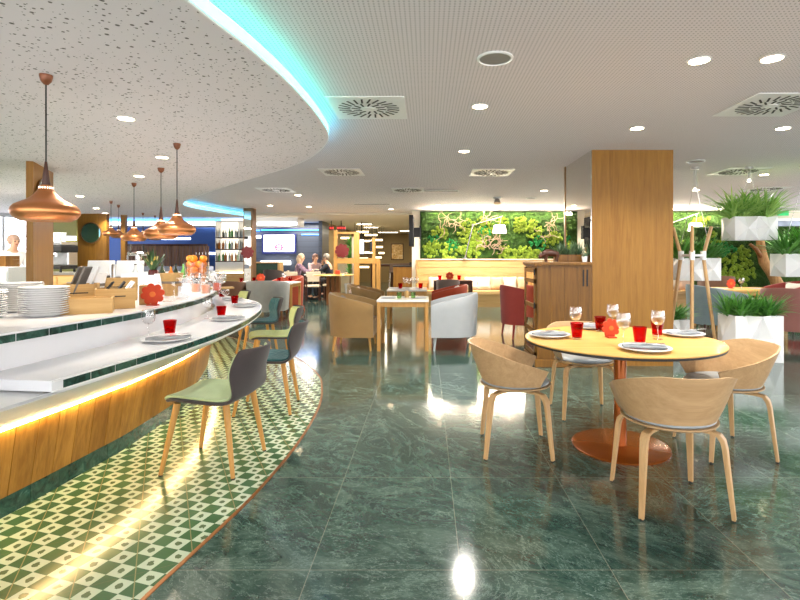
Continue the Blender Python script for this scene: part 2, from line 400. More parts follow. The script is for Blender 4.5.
# window fronts
def window(name, p0, p1, z0, z1, nv, sill=True, glass=True, mat=None):
    p0, p1 = Vector((*p0,0)), Vector((*p1,0)); d = p1-p0; L = d.length; u = d/L
    mat = mat or M['white']; r = MB(); a = math.atan2(d.y,d.x)
    for k in range(nv+1):
        q = p0+u*(L*k/nv); r.box((q.x,q.y,(z0+z1)/2),(.07,.09,z1-z0),a)
    for z in (z0,z1): q = p0+d/2; r.box((q.x,q.y,z),(L+.07,.09,.07),a)
    o = struct(r.build(name, mat))
    if glass:
        q = p0+d/2; MB().box((q.x,q.y,(z0+z1)/2),(L,.008,z1-z0),a).build('window_pane', M['winglass'], o)
    return o
window('window_1', (-11,5),(-11,17.5),.9,2.4,8, glass=True)
window('window_2', (11.4,-3.5),(11.4,13.7),.4,2.5,9, glass=False)
window('window_3', (-9,-3.9),(11,-3.9),.05,2.5,10, glass=False)
struct(MB().bx(-11.1,-10.9,-4,18,0,.9).bx(-11.1,-10.9,-4,5,.9,2.6).bx(-11.1,-10.9,-4,18,2.4,2.62).build('wall_left', M['greywhite']))
struct(MB().bx(11.35,11.5,-4,13.8,0,.4).bx(11.35,11.5,-4,13.8,2.5,2.62).build('wall_right', M['greywhite']))

# warm cove along the top of the garden wall
for x in (1.4,4.2,7.0):
    ld=bpy.data.lights.new('cove_light','AREA'); ld.shape='RECTANGLE'; ld.size=2.7; ld.size_y=.12; ld.energy=150; ld.color=(1,.88,.70)
    lo=bpy.data.objects.new('cove_light',ld); COL.objects.link(lo); lo.location=(x,13.45,2.50); lo.rotation_euler=(radians(-145),0,0)
# ------------------------------------------------------------------ LED cove strip on the canopy edge
t = NT('cyan_led'); sep = t.n('ShaderNodeSeparateXYZ'); t.set(sep.inputs[0], t.coord())
fy = t.math('DIVIDE', sep.outputs[1], 16.)
colr = t.ramp(fy, [(.1, lin('#46e6c8')), (.2, lin('#50e8d2')), (.265, lin('#4adccf')), (.3, lin('#5fd0f4')), (.42, lin('#4aa8f0')), (.62, lin('#55c4f4')), (1, lin('#38c8ee'))])
t.base((.8,.9,.9)); t.set(t.b.inputs['Emission Color'], colr); t.b.inputs['Emission Strength'].default_value = LED_S
struct(sweep(MB(), canc, [(-.002,HL-.001),(-.002,HL+.012),(.01,HL+.012),(.01,HL-.001)]).build('trim_4', M['white'], None, 35))
m = MB(); sweep(m, canc, [(-.003,HL+.013),(-.003,HL+.079),(.004,HL+.079),(.004,HL+.013)])
m2 = t.m.copy(); m2.name = 'cyan_led_bright'; m2.node_tree.nodes['Principled BSDF'].inputs['Emission Strength'].default_value = 7
o = m.build('led_strip', t.m)
m = MB(); sweep(m, off(canc,.012), [(0,HL+.081),(0,HL+.094),(.02,HL+.094),(.02,HL+.081)]); m.build('led_tape', m2, o)
tag(o, 'cyan LED strip glowing along the curved edge of the white bar ceiling', 'light strip')

# ------------------------------------------------------------------ recessed ceiling lights
DIFF = emit('downlight_diffuser', '#fff4e2', 10.0)
def make_downlight(name, label, loc, r=.062, power=SPOT_W, group='round recessed ceiling downlights'):
    root = thing(name, label, 'ceiling light', loc, 0, group)
    MB().lathe([(r+.012,-.001),(r+.012,-.006),(r,-.008),(r,-.001)], 24).build('trim_ring', M['white'], root, 40)
    MB().lathe([(.0001,-.003),(r,-.003)], 24).build('diffuser', DIFF, root)
    ld = bpy.data.lights.new('downlight_lamp', 'SPOT'); ld.energy = power; ld.spot_size = radians(135); ld.spot_blend = .7
    ld.color = (1,.955,.89); ld.shadow_soft_size = .06
    lo = bpy.data.objects.new('downlight_lamp', ld); COL.objects.link(lo); lo.parent = root; lo.location = (0,0,-.03)
    return root
dl = [((772,58),'over the right front corner, rightmost of the front pair'),((699,60),'left of the front pair near the right corner'),((480,106),'alone in the middle ceiling beyond the round speaker'),
 ((637,128),'in front of the oak pillar'),((783,128),'just beyond the large vent at the right edge'),((464,151),'in mid ceiling left of the oak pillar, beyond the lone middle one'),
 ((544,190.5),'between the oak pillar and the moss wall'),((298,195),'far left-centre, nearest of the three before the screen wall'),((270,205.5),'left one before the wall screen'),((309,206.5),'right one before the wall screen'),
 ((438,205.5),'left of three along the top of the moss wall'),((473,206),'middle of three along the top of the moss wall'),((509,206),'right of three along the top of the moss wall'),
 ((391,209),'beside the hall entrance, left of the black television'),((696,190),'just right of the oak pillar, far back'),((764,174.5),'above the hanging planters at the right')]
for (p, s) in dl:
    g = G(*p, H); make_downlight('ceiling_downlight', 'round ceiling downlight '+s, g, power=SPOT_W*(1 if g.y < 5 else 1.7))
dc = [((126,118),'nearest of the bar canopy, behind the front pendant'),((162,157),'second nearest, between two pendants'),((139,176),'third, above the middle pendants'),((80,196),'left one before the round-niche oak panel'),((96,208),'above the oak panel behind the bar'),((105,213),'farthest one over the oak panel')]
for (p, s) in dc: make_downlight('ceiling_downlight', 'round downlight in the white bar canopy, '+s, G(*p, HL), .06, SPOT_W*.8, 'downlights in the bar canopy')

# ------------------------------------------------------------------ vents, speakers
def make_vent(label, loc, s=.6, rz=0):
    root = thing('ceiling_vent', label, 'vent', loc, rz, 'square swirl ceiling vents')
    MB().box((0,0,-.004),(s,s,.008)).build('face_plate', M['white'], root, bevel=.003)
    m = MB()
    for ring, (r0, r1, n) in enumerate([(.075,.15,12),(.16,.265,24)]):
        for k in range(n):
            a = 2*pi*k/n+.1; r = (r0+r1)/2
            m.box((cos(a)*r, sin(a)*r, -.0085), ((r1-r0), .016, .004), a+.25)
    m.build('slot', M['black'], root)
    m = MB(); m.lathe([(.05,-.008),(.05,-.013),(.02,-.015)], 20); m.build('hub', M['white'], root, 40)
    return root
v0 = G(369,108,H); make_vent('largest square swirl vent beside the cyan-lit canopy edge', v0, .64)
v = G(757,105,H); make_vent('square swirl vent cut by the right edge of the picture', (v.x+.12,v.y,H), .64)
for (p, s) in [((342,172),'beyond the tip of the canopy'),((276,190),'far back, before the wall screen'),((408,190),'before the hall entrance'),((491,172.5),'between the slot and the oak pillar'),((738,171.5),'above the middle hanging planter'),((766,189),'farther of the two above the planters')]:
    make_vent('smaller square swirl vent '+s, G(*p,H), .62)
def disc_fixture(label, loc, r, mat, cat='speaker', name='ceiling_speaker'):
    root = thing(name, label, cat, loc)
    MB().lathe([(r,-.001),(r,-.007),(r-.014,-.012),(r-.016,-.004)], 32).build('rim', M['white'], root, 40)
    MB().lathe([(.0001,-.007),(r-.016,-.005)], 32).build('grille', mat, root, 40)
GRILLE = plain('grey_grille', '#8d8b88', .6, var=.06, scale=200)
disc_fixture('large round grey ceiling speaker in the middle foreground', G(495,58,H), .118, GRILLE)
disc_fixture('small round grey ceiling speaker right of the oak pillar', G(696,161,H), .115, GRILLE)
disc_fixture('small round ceiling speaker between the oak pillar and the moss wall', G(531,198,H), .115, GRILLE)
def slot(label, p, l):
    root = thing('slot_vent', label, 'vent', G(*p,H)); MB().box((0,0,-.004),(l,.09,.008)).build('frame', M['white'], root); MB().box((0,0,-.008),(l-.03,.06,.006)).build('slot', M['black'], root)
slot('long dark slot vent in the mid ceiling before the moss wall', (441,190.5), .68)
slot('long slot vent near the canopy, toward the wall screen', (372,204), .9)
# motion-sensor / projector-like spot over moss wall
root = thing('ceiling_spotlight', 'small grey swivel ceiling spotlight in front of the moss wall', 'spotlight', G(497,197.5,H))
MB().lathe([(.09,0),(.09,-.03),(.05,-.04)],20).build('mount', M['steel'], root, 40); MB().cyl((0,0,-.03),(.0,-.03,-.13),.05,.075).build('head', M['steel'], root, 40)

# ------------------------------------------------------------------ oak pillar with a mirrored flank
px0, px1, py0, py1 = 1.987, 2.98, 5.99, 7.1
struct(MB().bx(px0+.012,px1,py0,py1,0,H).build('pillar', M['oak']))
o = MB().bx(px0,px0+.011,py0+.012,py1,0.02,H-.004).build('mirror_panel', M['mirror']); tag(o, 'floor-to-ceiling mirror on the left flank of the oak pillar', 'mirror')
o = MB().bx(px0-.01,px0+.05,py1,py1+.05,0,H).build('bronze_post', M['bronze']); tag(o, 'slim bronze post closing the mirrored flank of the oak pillar', 'post')

# ------------------------------------------------------------------ bar
bar = thing('bar_counter', 'long curved white bar with raised back shelf, lit oak plank front and green marble edge', 'bar counter', (0,0,0))
ZL, ZU = .756, .95
m = MB(); sweep(m, lowc, [(0,ZL-.054),(0,ZL),(.49,ZL),(.49,ZL-.03),(.012,ZL-.054),(.012,ZL-.054)]) if False else sweep(m, lowc, [(.006,ZL-.050),(.006,ZL),(.50,ZL),(.50,ZL-.050)])
m.build('ledge', M['solid'], bar, 35)
m = MB(); sweep(m, lowc, [(0,ZL-.008),(0,ZL+.001),(.012,ZL+.001),(.012,ZL-.008)]); sweep(m, lowc, [(0,ZL-.054),(0,ZL-.046),(.012,ZL-.046),(.012,ZL-.054)]); m.build('ledge_edge_strip', M['white'], bar, 35)
m = MB()
for seg in arclen_split(lowc[1:], .165, .008): sweep(m, seg, [(.002,ZL-.046),(.002,ZL-.008),(.008,ZL-.008),(.008,ZL-.046)])
m.build('ledge_marble_edge', M['gtile'], bar)
m = MB(); sweep(m, upc, [(.0,ZU-.052),(.0,ZU),(.85,ZU),(.85,ZU-.052)]); m.build('upper_shelf', M['solid'], bar, 35)
m = MB()
for seg in arclen_split(upc, .19, .008): sweep(m, seg, [(-.004,ZU-.048),(-.004,ZU-.010),(.004,ZU-.010),(.004,ZU-.048)])
m.build('shelf_marble_edge', M['gtile'], bar)
m = MB(); sweep(m, upc, [(.07,.45),(.07,ZU-.05),(.12,ZU-.05),(.12,.45)]); m.build('riser', M['solid'], bar, 35)
# sloping grey-white soffit from the LED line up to the ledge
def at_frac(c, f):
    L=[0]
    for i in range(1,len(c)): L.append(L[-1]+(c[i]-c[i-1]).length)
    s=f*L[-1]
    for i in range(1,len(c)):
        if L[i]>=s: return c[i-1].lerp(c[i],(s-L[i-1])/max(1e-9,L[i]-L[i-1]))
    return c[-1]
A=[];B=[];A2=[];B2=[]
upn = [p for p in upc if p.y > 2.2]
N = norms(lowc)
def nearest(c, p):
    best=None
    for i in range(len(c)-1):
        d=c[i+1]-c[i]; tt=max(0,min(1,(p-c[i]).dot(d)/d.length_squared)); q=c[i]+d*tt
        if best is None or (q-p).length<best[0]: best=((q-p).length,q)
    return best[1]
ledb = off([Vector((-2.25,.9))]+list(upc), .035)
lowx = [Vector((-1.80,1.25)),Vector((-1.765,1.6)),Vector((-1.73,1.95))]+list(lowc)
for p in off(lowx,.02):
    q = nearest(ledb, p); A.append([(p.x,p.y,ZL-.07),(q.x,q.y,.477)]); B.append([(p.x,p.y,ZL-.055),(q.x,q.y,.52)])
MB().slab(A,B).build('soffit', M['greywhite'], bar, 35)
A=[];B=[]
for p,q,r_ in zip(off(upc,.055), off(upc,.034), off(upc,.07)):
    pass
for p in off(lowx,.02):
    if p.y < 2.35: r_ = nearest(off(upc,.09), p); A.append([(p.x,p.y,ZL-.058),(r_.x,r_.y,ZL-.058)]); B.append([(p.x,p.y,ZL-.066),(r_.x,r_.y,ZL-.066)])
MB().slab(A,B).build('near_apron', M['greywhite'], bar, 35)
m = MB()
for seg in arclen_split(upc, .135, .005): sweep(m, seg, [(.10,.105),(.045,.47),(.07,.47),(.125,.105)])
m.build('plank_front', M['plank'], bar)
m = MB()
for seg in arclen_split(upc, .19, .004): sweep(m, seg, [(.105,.004),(.105,.105),(.13,.105),(.13,.004)])
m.build('marble_plinth', M['gtile'], bar)
m = MB(); sweep(m, upc, [(.022,.470),(.022,.476),(.04,.476),(.04,.470)]); o = m.build('led_line', emit('warm_led','#ffd994', 45), bar)
# end wall of the far side + body
m = MB(); sweep(m, upc, [(.13,.0),(.13,ZU-.05),(.80,ZU-.05),(.80,.0)]); m.build('carcass', M['white'], bar)

M['cup']=plain('brown_cup','#7a4628',.35,.3,.06)
# ------------------------------------------------------------------ copper pendants
def make_pendant(label, cpx, D_r, bot_z, r, cone_h):
    x, y = cpx
    root = thing('pendant_lamp', label, 'pendant lamp', (x,y,HL), 0, 'copper pendant lamps over the bar')
    k = r/.2265; q_ = k*1.24; zt = bot_z-HL
    MB().lathe([(.045*min(k,1),-.0),(.045*min(k,1),-.012),(.036*min(k,1),-.04),(.012,-.06),(.004,-.062)], 24).build('ceiling_cup', M['cup'], root, 40)
    ht = .225*q_; ch = .15*q_
    MB().cyl((0,0,-.06),(0,0,zt+ht+ch-.01),.0045,None,8).build('cable', M['black'], root)
    MB().lathe([(.0065,zt+ht+ch),(.03*k,zt+ht),(.028*k,zt+ht-.004)], 20).build('neck_cone', M['darkwood'], root, 40)
    prof = [(.165,.0),(.19,.012),(.205,.0217),(.222,.042),(.2265,.0605),(.219,.08),(.200,.099),(.165,.115),(.128,.130),(.098,.149),(.074,.169),(.056,.19),(.044,.208),(.036,.226)]
    outer = [(a*k, zt+b*q_) for a, b in prof]; inner = [(max(a-.006,.02)*k, zt+b*k-.004*k) for a, b in prof][::-1]
    MB().lathe([(0.155*k,zt+.004*k)]+outer, 40).build('shade', M['copper'], root, 60)
    m = MB()
    for j in range(18):
        a = 2*pi*j/18; m.box((cos(a)*.0455*k, sin(a)*.0455*k, zt+.207*q_),(.004*k,.006*k,.018*k),a)
    m.build('vent_slots', emit('lit_slot','#fff0d8',2.5) if 'slotm' not in M else M['slotm'], root)
    MB().lathe([(.0001,zt+.012*k),(.158*k,zt+.006*k)], 32).build('glow_disc', M['copperin'], root)
    ld = bpy.data.lights.new('pendant_bulb','SPOT'); ld.energy = 24*k; ld.color=(1,.82,.6); ld.spot_size=radians(140); ld.spot_blend=.8; ld.shadow_soft_size=.08
    lo = bpy.data.objects.new('pendant_bulb', ld); COL.objects.link(lo); lo.parent=root; lo.location=(0,0,zt-.01)
pend = [((46,75),73,221,'largest copper pendant lamp, nearest over the stacked plates'),((177,143.5),39,235,'second nearest copper pendant lamp, over the middle of the bar, in front of another shade'),
 ((161,168),36,239,'copper pendant lamp half hidden behind the second nearest shade'),((134,183),27,241,'copper pendant lamp hanging just left of the half-hidden one'),
 ((111,201),14,236,'small far copper pendant lamp, leftmost of the distant ones'),((118.5,205),13,238,'small far copper pendant lamp, right beside the leftmost distant one'),
 ((143,213),12,238,'tiny far copper pendant lamp behind the middle shades'),((155,215.5),12,240,'tiny farthest copper pendant lamp behind the half-hidden shade')]
for (p, wpx, by, lab) in pend:
    c = G(*p,HL); r = max(wpx*c.y/F/2/math.hypot(1,c.x/c.y), .15); make_pendant(lab, (c.x,c.y), 0, HC-(by-CY)/F*c.y, r, 0)
# ------------------------------------------------------------------ bar chairs (upholstered shells on oak legs); local facing = +Y
def chair_surface(o, nu=13):
    prof = [(.245,.425,.17),(.237,.447,.205),(.17,.458,.225),(.06,.450,.235),(-.06,.440,.238),(-.14,.438,.238),(-.195,.455,.237),(-.225,.50,.238),(-.245,.56,.242),(-.267,.63,.244),(-.29,.70,.238),(-.306,.748,.215),(-.314,.768,.185)]
    P = []
    for i, (y, z, hw) in enumerate(prof):
        p0, p1 = prof[max(i-1,0)], prof[min(i+1,len(prof)-1)]
        t = Vector((0,p1[0]-p0[0],p1[1]-p0[1])).normalized(); nrm = Vector((0,t.z,-t.y))
        back = max(0,min(1,(z-.47)/.15)); row = []
        for j in range(nu):
            u = -1+2*j/(nu-1)
            row.append(Vector((u*hw, y+back*.085*u*u, z+.012*u*u*(1-back))) + Vector((0,nrm.y,nrm.z))*o)
        P.append(row)
    return P
def make_bar_chair(label, loc, face, pad, shellm):
    root = thing('bar_chair', label, 'chair', (0,0,0), 0, 'upholstered chairs along the bar')
    MB().slab(chair_surface(.004), chair_surface(-.016)).build('outer_shell', shellm, root, 50, subsurf=1)
    Pa, Pb, Po = chair_surface(.026), chair_surface(.013), chair_surface(.004)
    Pi = Pa[:6]+[[a_.lerp(b_,.5) for a_,b_ in zip(x_,y_)] for x_,y_ in zip(Pa[6:7],Pb[6:7])]+Pb[7:]
    sq = lambda P: [[Vector((p.x*.955,p.y,p.z)) for p in r] for r in P[:-1]]
    MB().slab(sq(Pi), sq(Po)).build('padded_seat', pad, root, 50, subsurf=1)
    for sx in (-1,1):
        for (y0,y1) in ((.17,.25),(-.14,-.205)):
            m = MB(); m.tube([(sx*.175,y0,.432),(sx*.2175,y1,.012)],[.021,.0125],12); l = m.build('leg', M['legoak'], root, 40)
            MB().cyl((sx*.2175,y1,0),(sx*.2175,y1,.012),.012).build('foot', M['black'], l)
    root.location = loc; root.rotation_euler = (0,0,math.atan2(face[1],face[0])-pi/2); return root
BC = make_bar_chair('sage green bar chair with charcoal shell, nearest in front', (-1.33,3.165,0), (-.99,.1), M['f_green'], M['f_shell'])
make_bar_chair('teal bar chair with charcoal back turned to us, second along the bar', (-1.36,4.3,0), (-.995,-.10), M['f_teal'], M['f_shell'])
make_bar_chair('pale green bar chair between the two teal chairs', (-1.70,5.5,0), (-.93,-.36), M['f_greenq'], M['f_shell'])
make_bar_chair('quilted teal bar chair showing its front, at the bend of the bar', (-2.26,6.65,0), (-.86,-.5), M['f_teal'], M['f_shell'])
make_bar_chair('quilted lime green bar chair, farthest along the bar by the grey armchair', (-3.2,8.05,0), (-.80,-.6), M['f_greenq'], M['f_shell'])

# ------------------------------------------------------------------ plywood tub chairs round the copper table
def make_tub(label, loc, face):
    root = thing('tub_chair', label, 'chair', loc, math.atan2(face[1],face[0])-pi/2, 'plywood tub chairs round the copper table')
    # flaring plywood band
    A=[];B=[]; path=[]; R0=.236; yf=.135
    for k in range(8): path.append((Vector((R0-.012*(1-k/8),yf*(1-k/8))), Vector((1,0))))
    for k in range(33):
        q=-pi*k/32; path.append((Vector((R0*cos(q), R0*.96*sin(q))), Vector((cos(q),sin(q)))))
    for k in range(1,9): path.append((Vector((-(R0-.012*k/8),yf*k/8)), Vector((-1,0))))
    for (p,nv) in path:
        s = max(0,min(1,(p.y+.20)/(.20+yf))); zt = .735-.15*s; zb=.475
        fs = 1-.25*max(0,(p.y)/yf)
        ro=[];ri=[]
        for k in range(5):
            v=k/4; z=zb+(zt-zb)*v; fl=.10*((z-.475)/.26)**.9*fs; lean=Vector((0,.05*v*max(0,p.y)/yf))
            o_=p+nv*fl+lean; i_=p+nv*(fl-.012)+lean
            ro.append((o_.x,o_.y,z)); ri.append((i_.x,i_.y,z))
        A.append(ro); B.append(ri)
    MB().slab(A,B).build('backrest_band', M['ash'], root, 35)
    # plywood seat disc + pad
    MB().lathe([(.0001,.436),(.17,.436),(.225,.442),(.243,.452),(.243,.460),(.0001,.462)], 36).build('seat', M['ash'], root, 35)
    MB().lathe([(.222,.460),(.231,.468),(.226,.482),(.19,.492),(.0001,.494)], 36).build('seat_pad', M['seatpad'], root, 60)
    for sx in (-1,1):
        for sy in (-1,1):
            # bent laminated leg: flat arm under seat, then blade down
            pts = [(.06,.04,.426),(.15,.125,.428),(.19,.165,.420),(.205,.18,.395),(.212,.19,.35),(.235,.222,.006)]
            P=[];Qq=[]
            for i,(x,y,z) in enumerate(pts):
                wdt = [.026,.026,.026,.026,.024,.016][i]; th=[.018,.018,.022,.026,.024,.018][i]
                d = Vector((x,y,0)).normalized(); side = Vector((-d.y,d.x,0))*wdt
                vert = Vector((0,0,1)) if i<2 else (Vector((0,0,1))+d).normalized() if i<4 else d
                c = Vector((x,y,z)); inn = c - vert*th
                f = lambda q: (q.x*sx, q.y*sy, q.z)
                P.append([f(c+side*.8),f(c-side*.8)]); Qq.append([f(inn+side*.8),f(inn-side*.8)])
            l = MB().slab(P,Qq).build('leg', M['ashZ'], root, 35, bevel=.003)
            MB().cyl((sx*.228,sy*.215,0),(sx*.228,sy*.215,.01),.011,None,10).build('foot', M['black'], l)
    return root
TC = (1.347,3.453)
make_tub('pale plywood tub chair with its back to us, in front of the round table', (1.31,2.69,0), (.03,1))
make_tub('pale plywood tub chair at the left of the round table', (.61,3.43,0), (1,-.06))
make_tub('pale plywood tub chair at the right of the round table, seen into its bowl', (2.03,3.40,0), (-1,-.02))
make_tub('pale plywood tub chair behind the round table before the cabinet', (1.33,4.20,0), (0,-1))
# round table
root = thing('round_table', 'round oak-topped table on a copper pedestal and disc foot', 'table', (*TC,0))
MB().lathe([(.0001,.741),(.648,.741),(.65,.743),(.65,.749),(.649,.75),(.0001,.75)], 72).build('tabletop', M['top'], root, 30)
MB().lathe([(.0001,.716),(.60,.716),(.647,.728),(.647,.741),(.0001,.741)], 72).build('dark_edge', M['black'], root, 30)
MB().lathe([(.042,.014),(.042,.718)], 28).build('pedestal', M['coppertable'], root, 40)
MB().lathe([(.323,0),(.325,.004),(.325,.011),(.318,.014),(.0001,.014)], 64).build('disc_foot', M['coppertable'], root, 40)

# ------------------------------------------------------------------ tableware
def plate(label, loc, r=.148, group='plates laid for dining', name='plate'):
    o = MB().lathe([(.0001,0),(r*.6,0),(r*.66,.004),(r*.97,.017),(r,.020),(r*.99,.022),(r*.7,.009),(.0001,.007)], 40).build(name, M['china'], None, 50, loc=loc); return tag(o, label, 'plate', group)
def napkin(label, loc, rz, L=.24, group='folded napkins with cutlery'):
    root = thing('napkin', label, 'napkin', (loc[0],loc[1],loc[2]+.008), rz, group)
    A=[];B=[]
    for i in range(11):
        u=-1+2*i/10; A.append([]);B.append([])
        for j in range(5):
            v=-1+2*j/4; z=.012+.012*(1-v*v)*(1-.3*u*u)+.003*sin(u*7+v*2)
            A[-1].append((u*L/2, v*.04*(1+.2*u), z)); B[-1].append((u*L/2, v*.04*(1+.2*u), .006))
    MB().slab(A,B).build('folded_cloth', M['napkin'], root, 60)
    return root
def knife(label, loc, rz, L=.2):
    root = thing('table_knife', label, 'cutlery', loc, rz, 'cutlery on the napkins')
    MB().box((-L*.22,0,.003),(L*.45,.014,.006)).build('handle', M['steel'], root, bevel=.002); MB().box((L*.24,0,.003),(L*.5,.019,.003)).build('blade', M['chrome'], root, bevel=.001); return root
def tumbler(label, loc, h=.114, r=.045, group='red glass tumblers'):
    root = thing('tumbler', label, 'tumbler', loc, 0, group)
    MB().lathe([(.0001,.012),(r*.72,.012),(r*.74,.018),(r,h),(r-.004,h),(r*.74-.004,.022),(.0001,.02)], 32).build('red_cup', M['red'], root, 40)
    MB().lathe([(.0001,0),(r*.72,0),(r*.74,.0115),(.0001,.0115)], 28).build('clear_base', M['glass'], root, 40); return root
def goblet(label, loc, h=.2, r=.045, group='stemmed wine goblets', name='wine_goblet'):
    root = thing(name, label, 'glass', loc, 0, group); s=h/.2
    MB().lathe([(.033,0),(.033,.0025),(.008,.006),(.0045,.02),(.004,.085*s),(.010,.095*s),(.0001,.096*s)], 24).build('stem', M['glass'], root, 60)
    MB().lathe([(.0001,.0965*s),(r*.5,.102*s),(r*.88,.122*s),(r,.15*s),(r*.97,.175*s),(r*.88,h),(r*.88-.0015,h),(r*.97-.0017,.175*s),(r-.0017,.15*s),(r*.86,.124*s),(r*.48,.105*s),(.0001,.1)], 28).build('bowl', M['glass'], root, 60); return root
def tumbler_clear(label, loc, h=.1, r=.036, group='clear tumblers'):
    o = MB().lathe([(.0001,0),(r*.85,0),(r,h),(r-.002,h),(r*.85-.002,.006),(.0001,.006)], 20).build('clear_tumbler', M['glass'], None, 50, loc=loc); return tag(o, label, 'glass', group)
def flower_poly(R, n=8, d=.3):
    out=[]
    for i in range(96):
        a=2*pi*i/96; w_=2*pi/n; ph=(a+w_/2)%w_-w_/2; dd=.70; rr=.30
        out.append((R*(dd*cos(ph)+math.sqrt(max(0,rr*rr-(dd*sin(ph))**2)))*cos(a), R*(dd*cos(ph)+math.sqrt(max(0,rr*rr-(dd*sin(ph))**2)))*sin(a)))
    return out
STAND = Matrix.Rotation(pi/2,4,'X')
def flower(label, loc, R, rz, mat, th=.012, group='flower-shaped table markers', foot=True, name='flower_ornament'):
    root = thing(name, label, 'ornament', loc, rz, group)
    m = MB(); m.prism(flower_poly(R), -th/2, th/2, Matrix.Translation((0,0,R)) @ STAND @ Matrix.Rotation(.2,4,'Z')); m.build('petals', mat, root, bevel=.002)
    m = MB(); m.prism([(R*.25*cos(a),R*.25*sin(a)) for a in [2*pi*i/16 for i in range(16)]], -th/2-.003, th/2+.003, Matrix.Translation((0,0,R)) @ STAND); m.build('flower_centre', M['flcentre'] if mat is M['orangeflower'] else mat, root)
    if foot: MB().box((0,0,.004),(R*.9,.06,.008)).build('foot', mat, root)
    return root
z = .75
plate('white plate at the left of the round table', (.876,3.55,z)); plate('white plate at the front of the round table', (1.334,3.03,z), .155)
plate('white plate at the right of the round table', (1.86,3.60,z)); plate('white plate at the far side of the round table', (1.31,3.97,z))
napkin('grey striped napkin on the left plate of the round table', (.876,3.55,z+.003), .2); napkin('grey striped napkin on the front plate of the round table', (1.334,3.04,z+.003), -.12, .25)
napkin('grey striped napkin on the right plate of the round table', (1.86,3.60,z+.003), .3); napkin('grey striped napkin on the far plate of the round table', (1.31,3.97,z+.003), .1)
knife('steel knife laid across the left napkin of the round table', (.88,3.545,z+.040), .5); knife('steel knife laid across the front napkin of the round table', (1.34,3.03,z+.040), -.2, .22)
knife('steel knife laid across the right napkin, its tip past the plate', (1.93,3.60,z+.040), .25, .24); knife('steel knife on the far napkin of the round table', (1.30,3.97,z+.040), .4)
tumbler('red tumbler beside the left plate of the round table', (1.042,3.44,z)); tumbler('red tumbler near the far plate, left of the orange flower', (1.33,3.80,z))
tumbler('red tumbler just behind the front plate of the round table', (1.39,3.235,z)); tumbler('red tumbler beside the right goblet of the round table', (1.655,3.56,z))
goblet('wine goblet behind the left red tumbler of the round table', (1.105,3.68,z)); goblet('wine goblet right behind the orange flower, at the far side', (1.455,3.88,z))
goblet('wine goblet standing in front of the orange flower, round table centre', (1.27,3.20,z),.21); goblet('wine goblet at the right of the round table, before a red tumbler', (1.60,3.43,z))
flower('orange flower-shaped ornament in the middle of the round table', (1.30,3.50,z), .068, .15, M['orangeflower'])

# bar ledge settings
z = ZL
plate('white plate on the bar ledge nearest to us', (-1.76,3.34,z), .16); napkin('napkin with cutlery on the nearest ledge plate', (-1.74,3.33,z+.003), .45, .27)
knife('steel knife on the nearest ledge napkin', (-1.73,3.33,z+.040), .5, .24); tumbler('red tumbler by the nearest ledge plate', (-1.87,3.60,z), .105,.046); goblet('wine goblet by the nearest ledge plate, left of a red tumbler', (-1.93,3.43,z), .2)
plate('white plate on the bar ledge, second from us', (-1.79,4.42,z), .15); napkin('napkin with cutlery on the second ledge plate', (-1.77,4.42,z+.003), .3, .27); knife('steel knife on the second ledge napkin', (-1.76,4.41,z+.040), .35, .22)
tumbler('red tumbler by the second ledge plate', (-1.94,4.67,z), .1,.046); goblet('wine goblet by the second ledge plate', (-2.02,4.55,z), .19)
plate('white plate on the bar ledge near its tip', (-2.06,5.62,z), .15); napkin('napkin with cutlery on the ledge plate near the tip', (-2.05,5.62,z+.003), .2, .27); knife('steel knife on the napkin near the ledge tip', (-2.04,5.61,z+.040), .2, .22)
tumbler('red tumbler on the ledge near its tip', (-2.30,5.92,z), .1,.046); goblet('wine goblet on the ledge near its tip', (-2.42,5.95,z), .2)
tumbler('red tumbler on the ledge beyond the tip, farthest one', (-2.86,6.9,z), .1,.046); goblet('wine goblet on the ledge beyond the tip', (-2.95,6.85,z), .2)
plate('white plate on the ledge beyond the tip', (-2.55,6.48,z), .14); napkin('napkin on the ledge plate beyond the tip', (-2.55,6.48,z+.003), .1, .24)

# ------------------------------------------------------------------ on the raised shelf: plates, crates, jars
z = ZU
def stack(x, y, n, where, r=.152, step=.0135):
    base = None
    for k in range(n):
        lab = ('topmost' if k == n-1 else 'lowest' if k == 0 else ORD[k]+' from the bottom')
        if base is None:
            base = plate('white plate, %s of the %s'%(lab, where), (x,y,z), r, 'stacked plates on the bar shelf', 'stacked_plate')
        else:
            o = base.copy(); COL.objects.link(o); o['label'] = 'white plate, %s of the %s'%(lab, where); o.location = (x+random.uniform(-.004,.004), y+random.uniform(-.003,.003), z+k*step)
stack(-2.41,3.12,13,'tall plate stack at the right',.132)
stack(-2.69,2.98,12,'plate stack cut by the left edge', .13)
stack(-2.76,3.36,14,'plate stack in the middle, partly behind', .13)
def crate(label, loc, rz, d=(.30,.2,.12), marks=True, name='wooden_crate'):
    root = thing(name, label, 'crate', loc, rz, 'pine crates on the bar shelf')
    L,W,Hh = d; t_ = .012
    for (c_, s_) in (((0,-W/2+t_/2,Hh/2),(L,t_,Hh)),((0,W/2-t_/2,Hh/2),(L,t_,Hh)),((-L/2+t_/2,0,Hh/2),(t_,W-2*t_,Hh)),((L/2-t_/2,0,Hh/2),(t_,W-2*t_,Hh))):
        MB().box(c_, s_).build('side_panel', M['crate'], root, bevel=.0015)
    MB().box((0,0,.006),(L-2*t_,W-2*t_,.012)).build('bottom_panel', M['crate'], root)
    if marks:
        m = MB(); m.box((0.0,-W/2-.0005,Hh*.62),(L*.5,.001,.008)); m.build('printed_band', M['black'], root)
        MB().box((L/2+.0005,0,Hh*.62),(.001,W*.5,.008)).build('printed_band', M['black'], root)
    return root
crate('low pine crate beside the tall plate stack', (-2.26,3.29,z), .5, (.30,.2,.10), False)
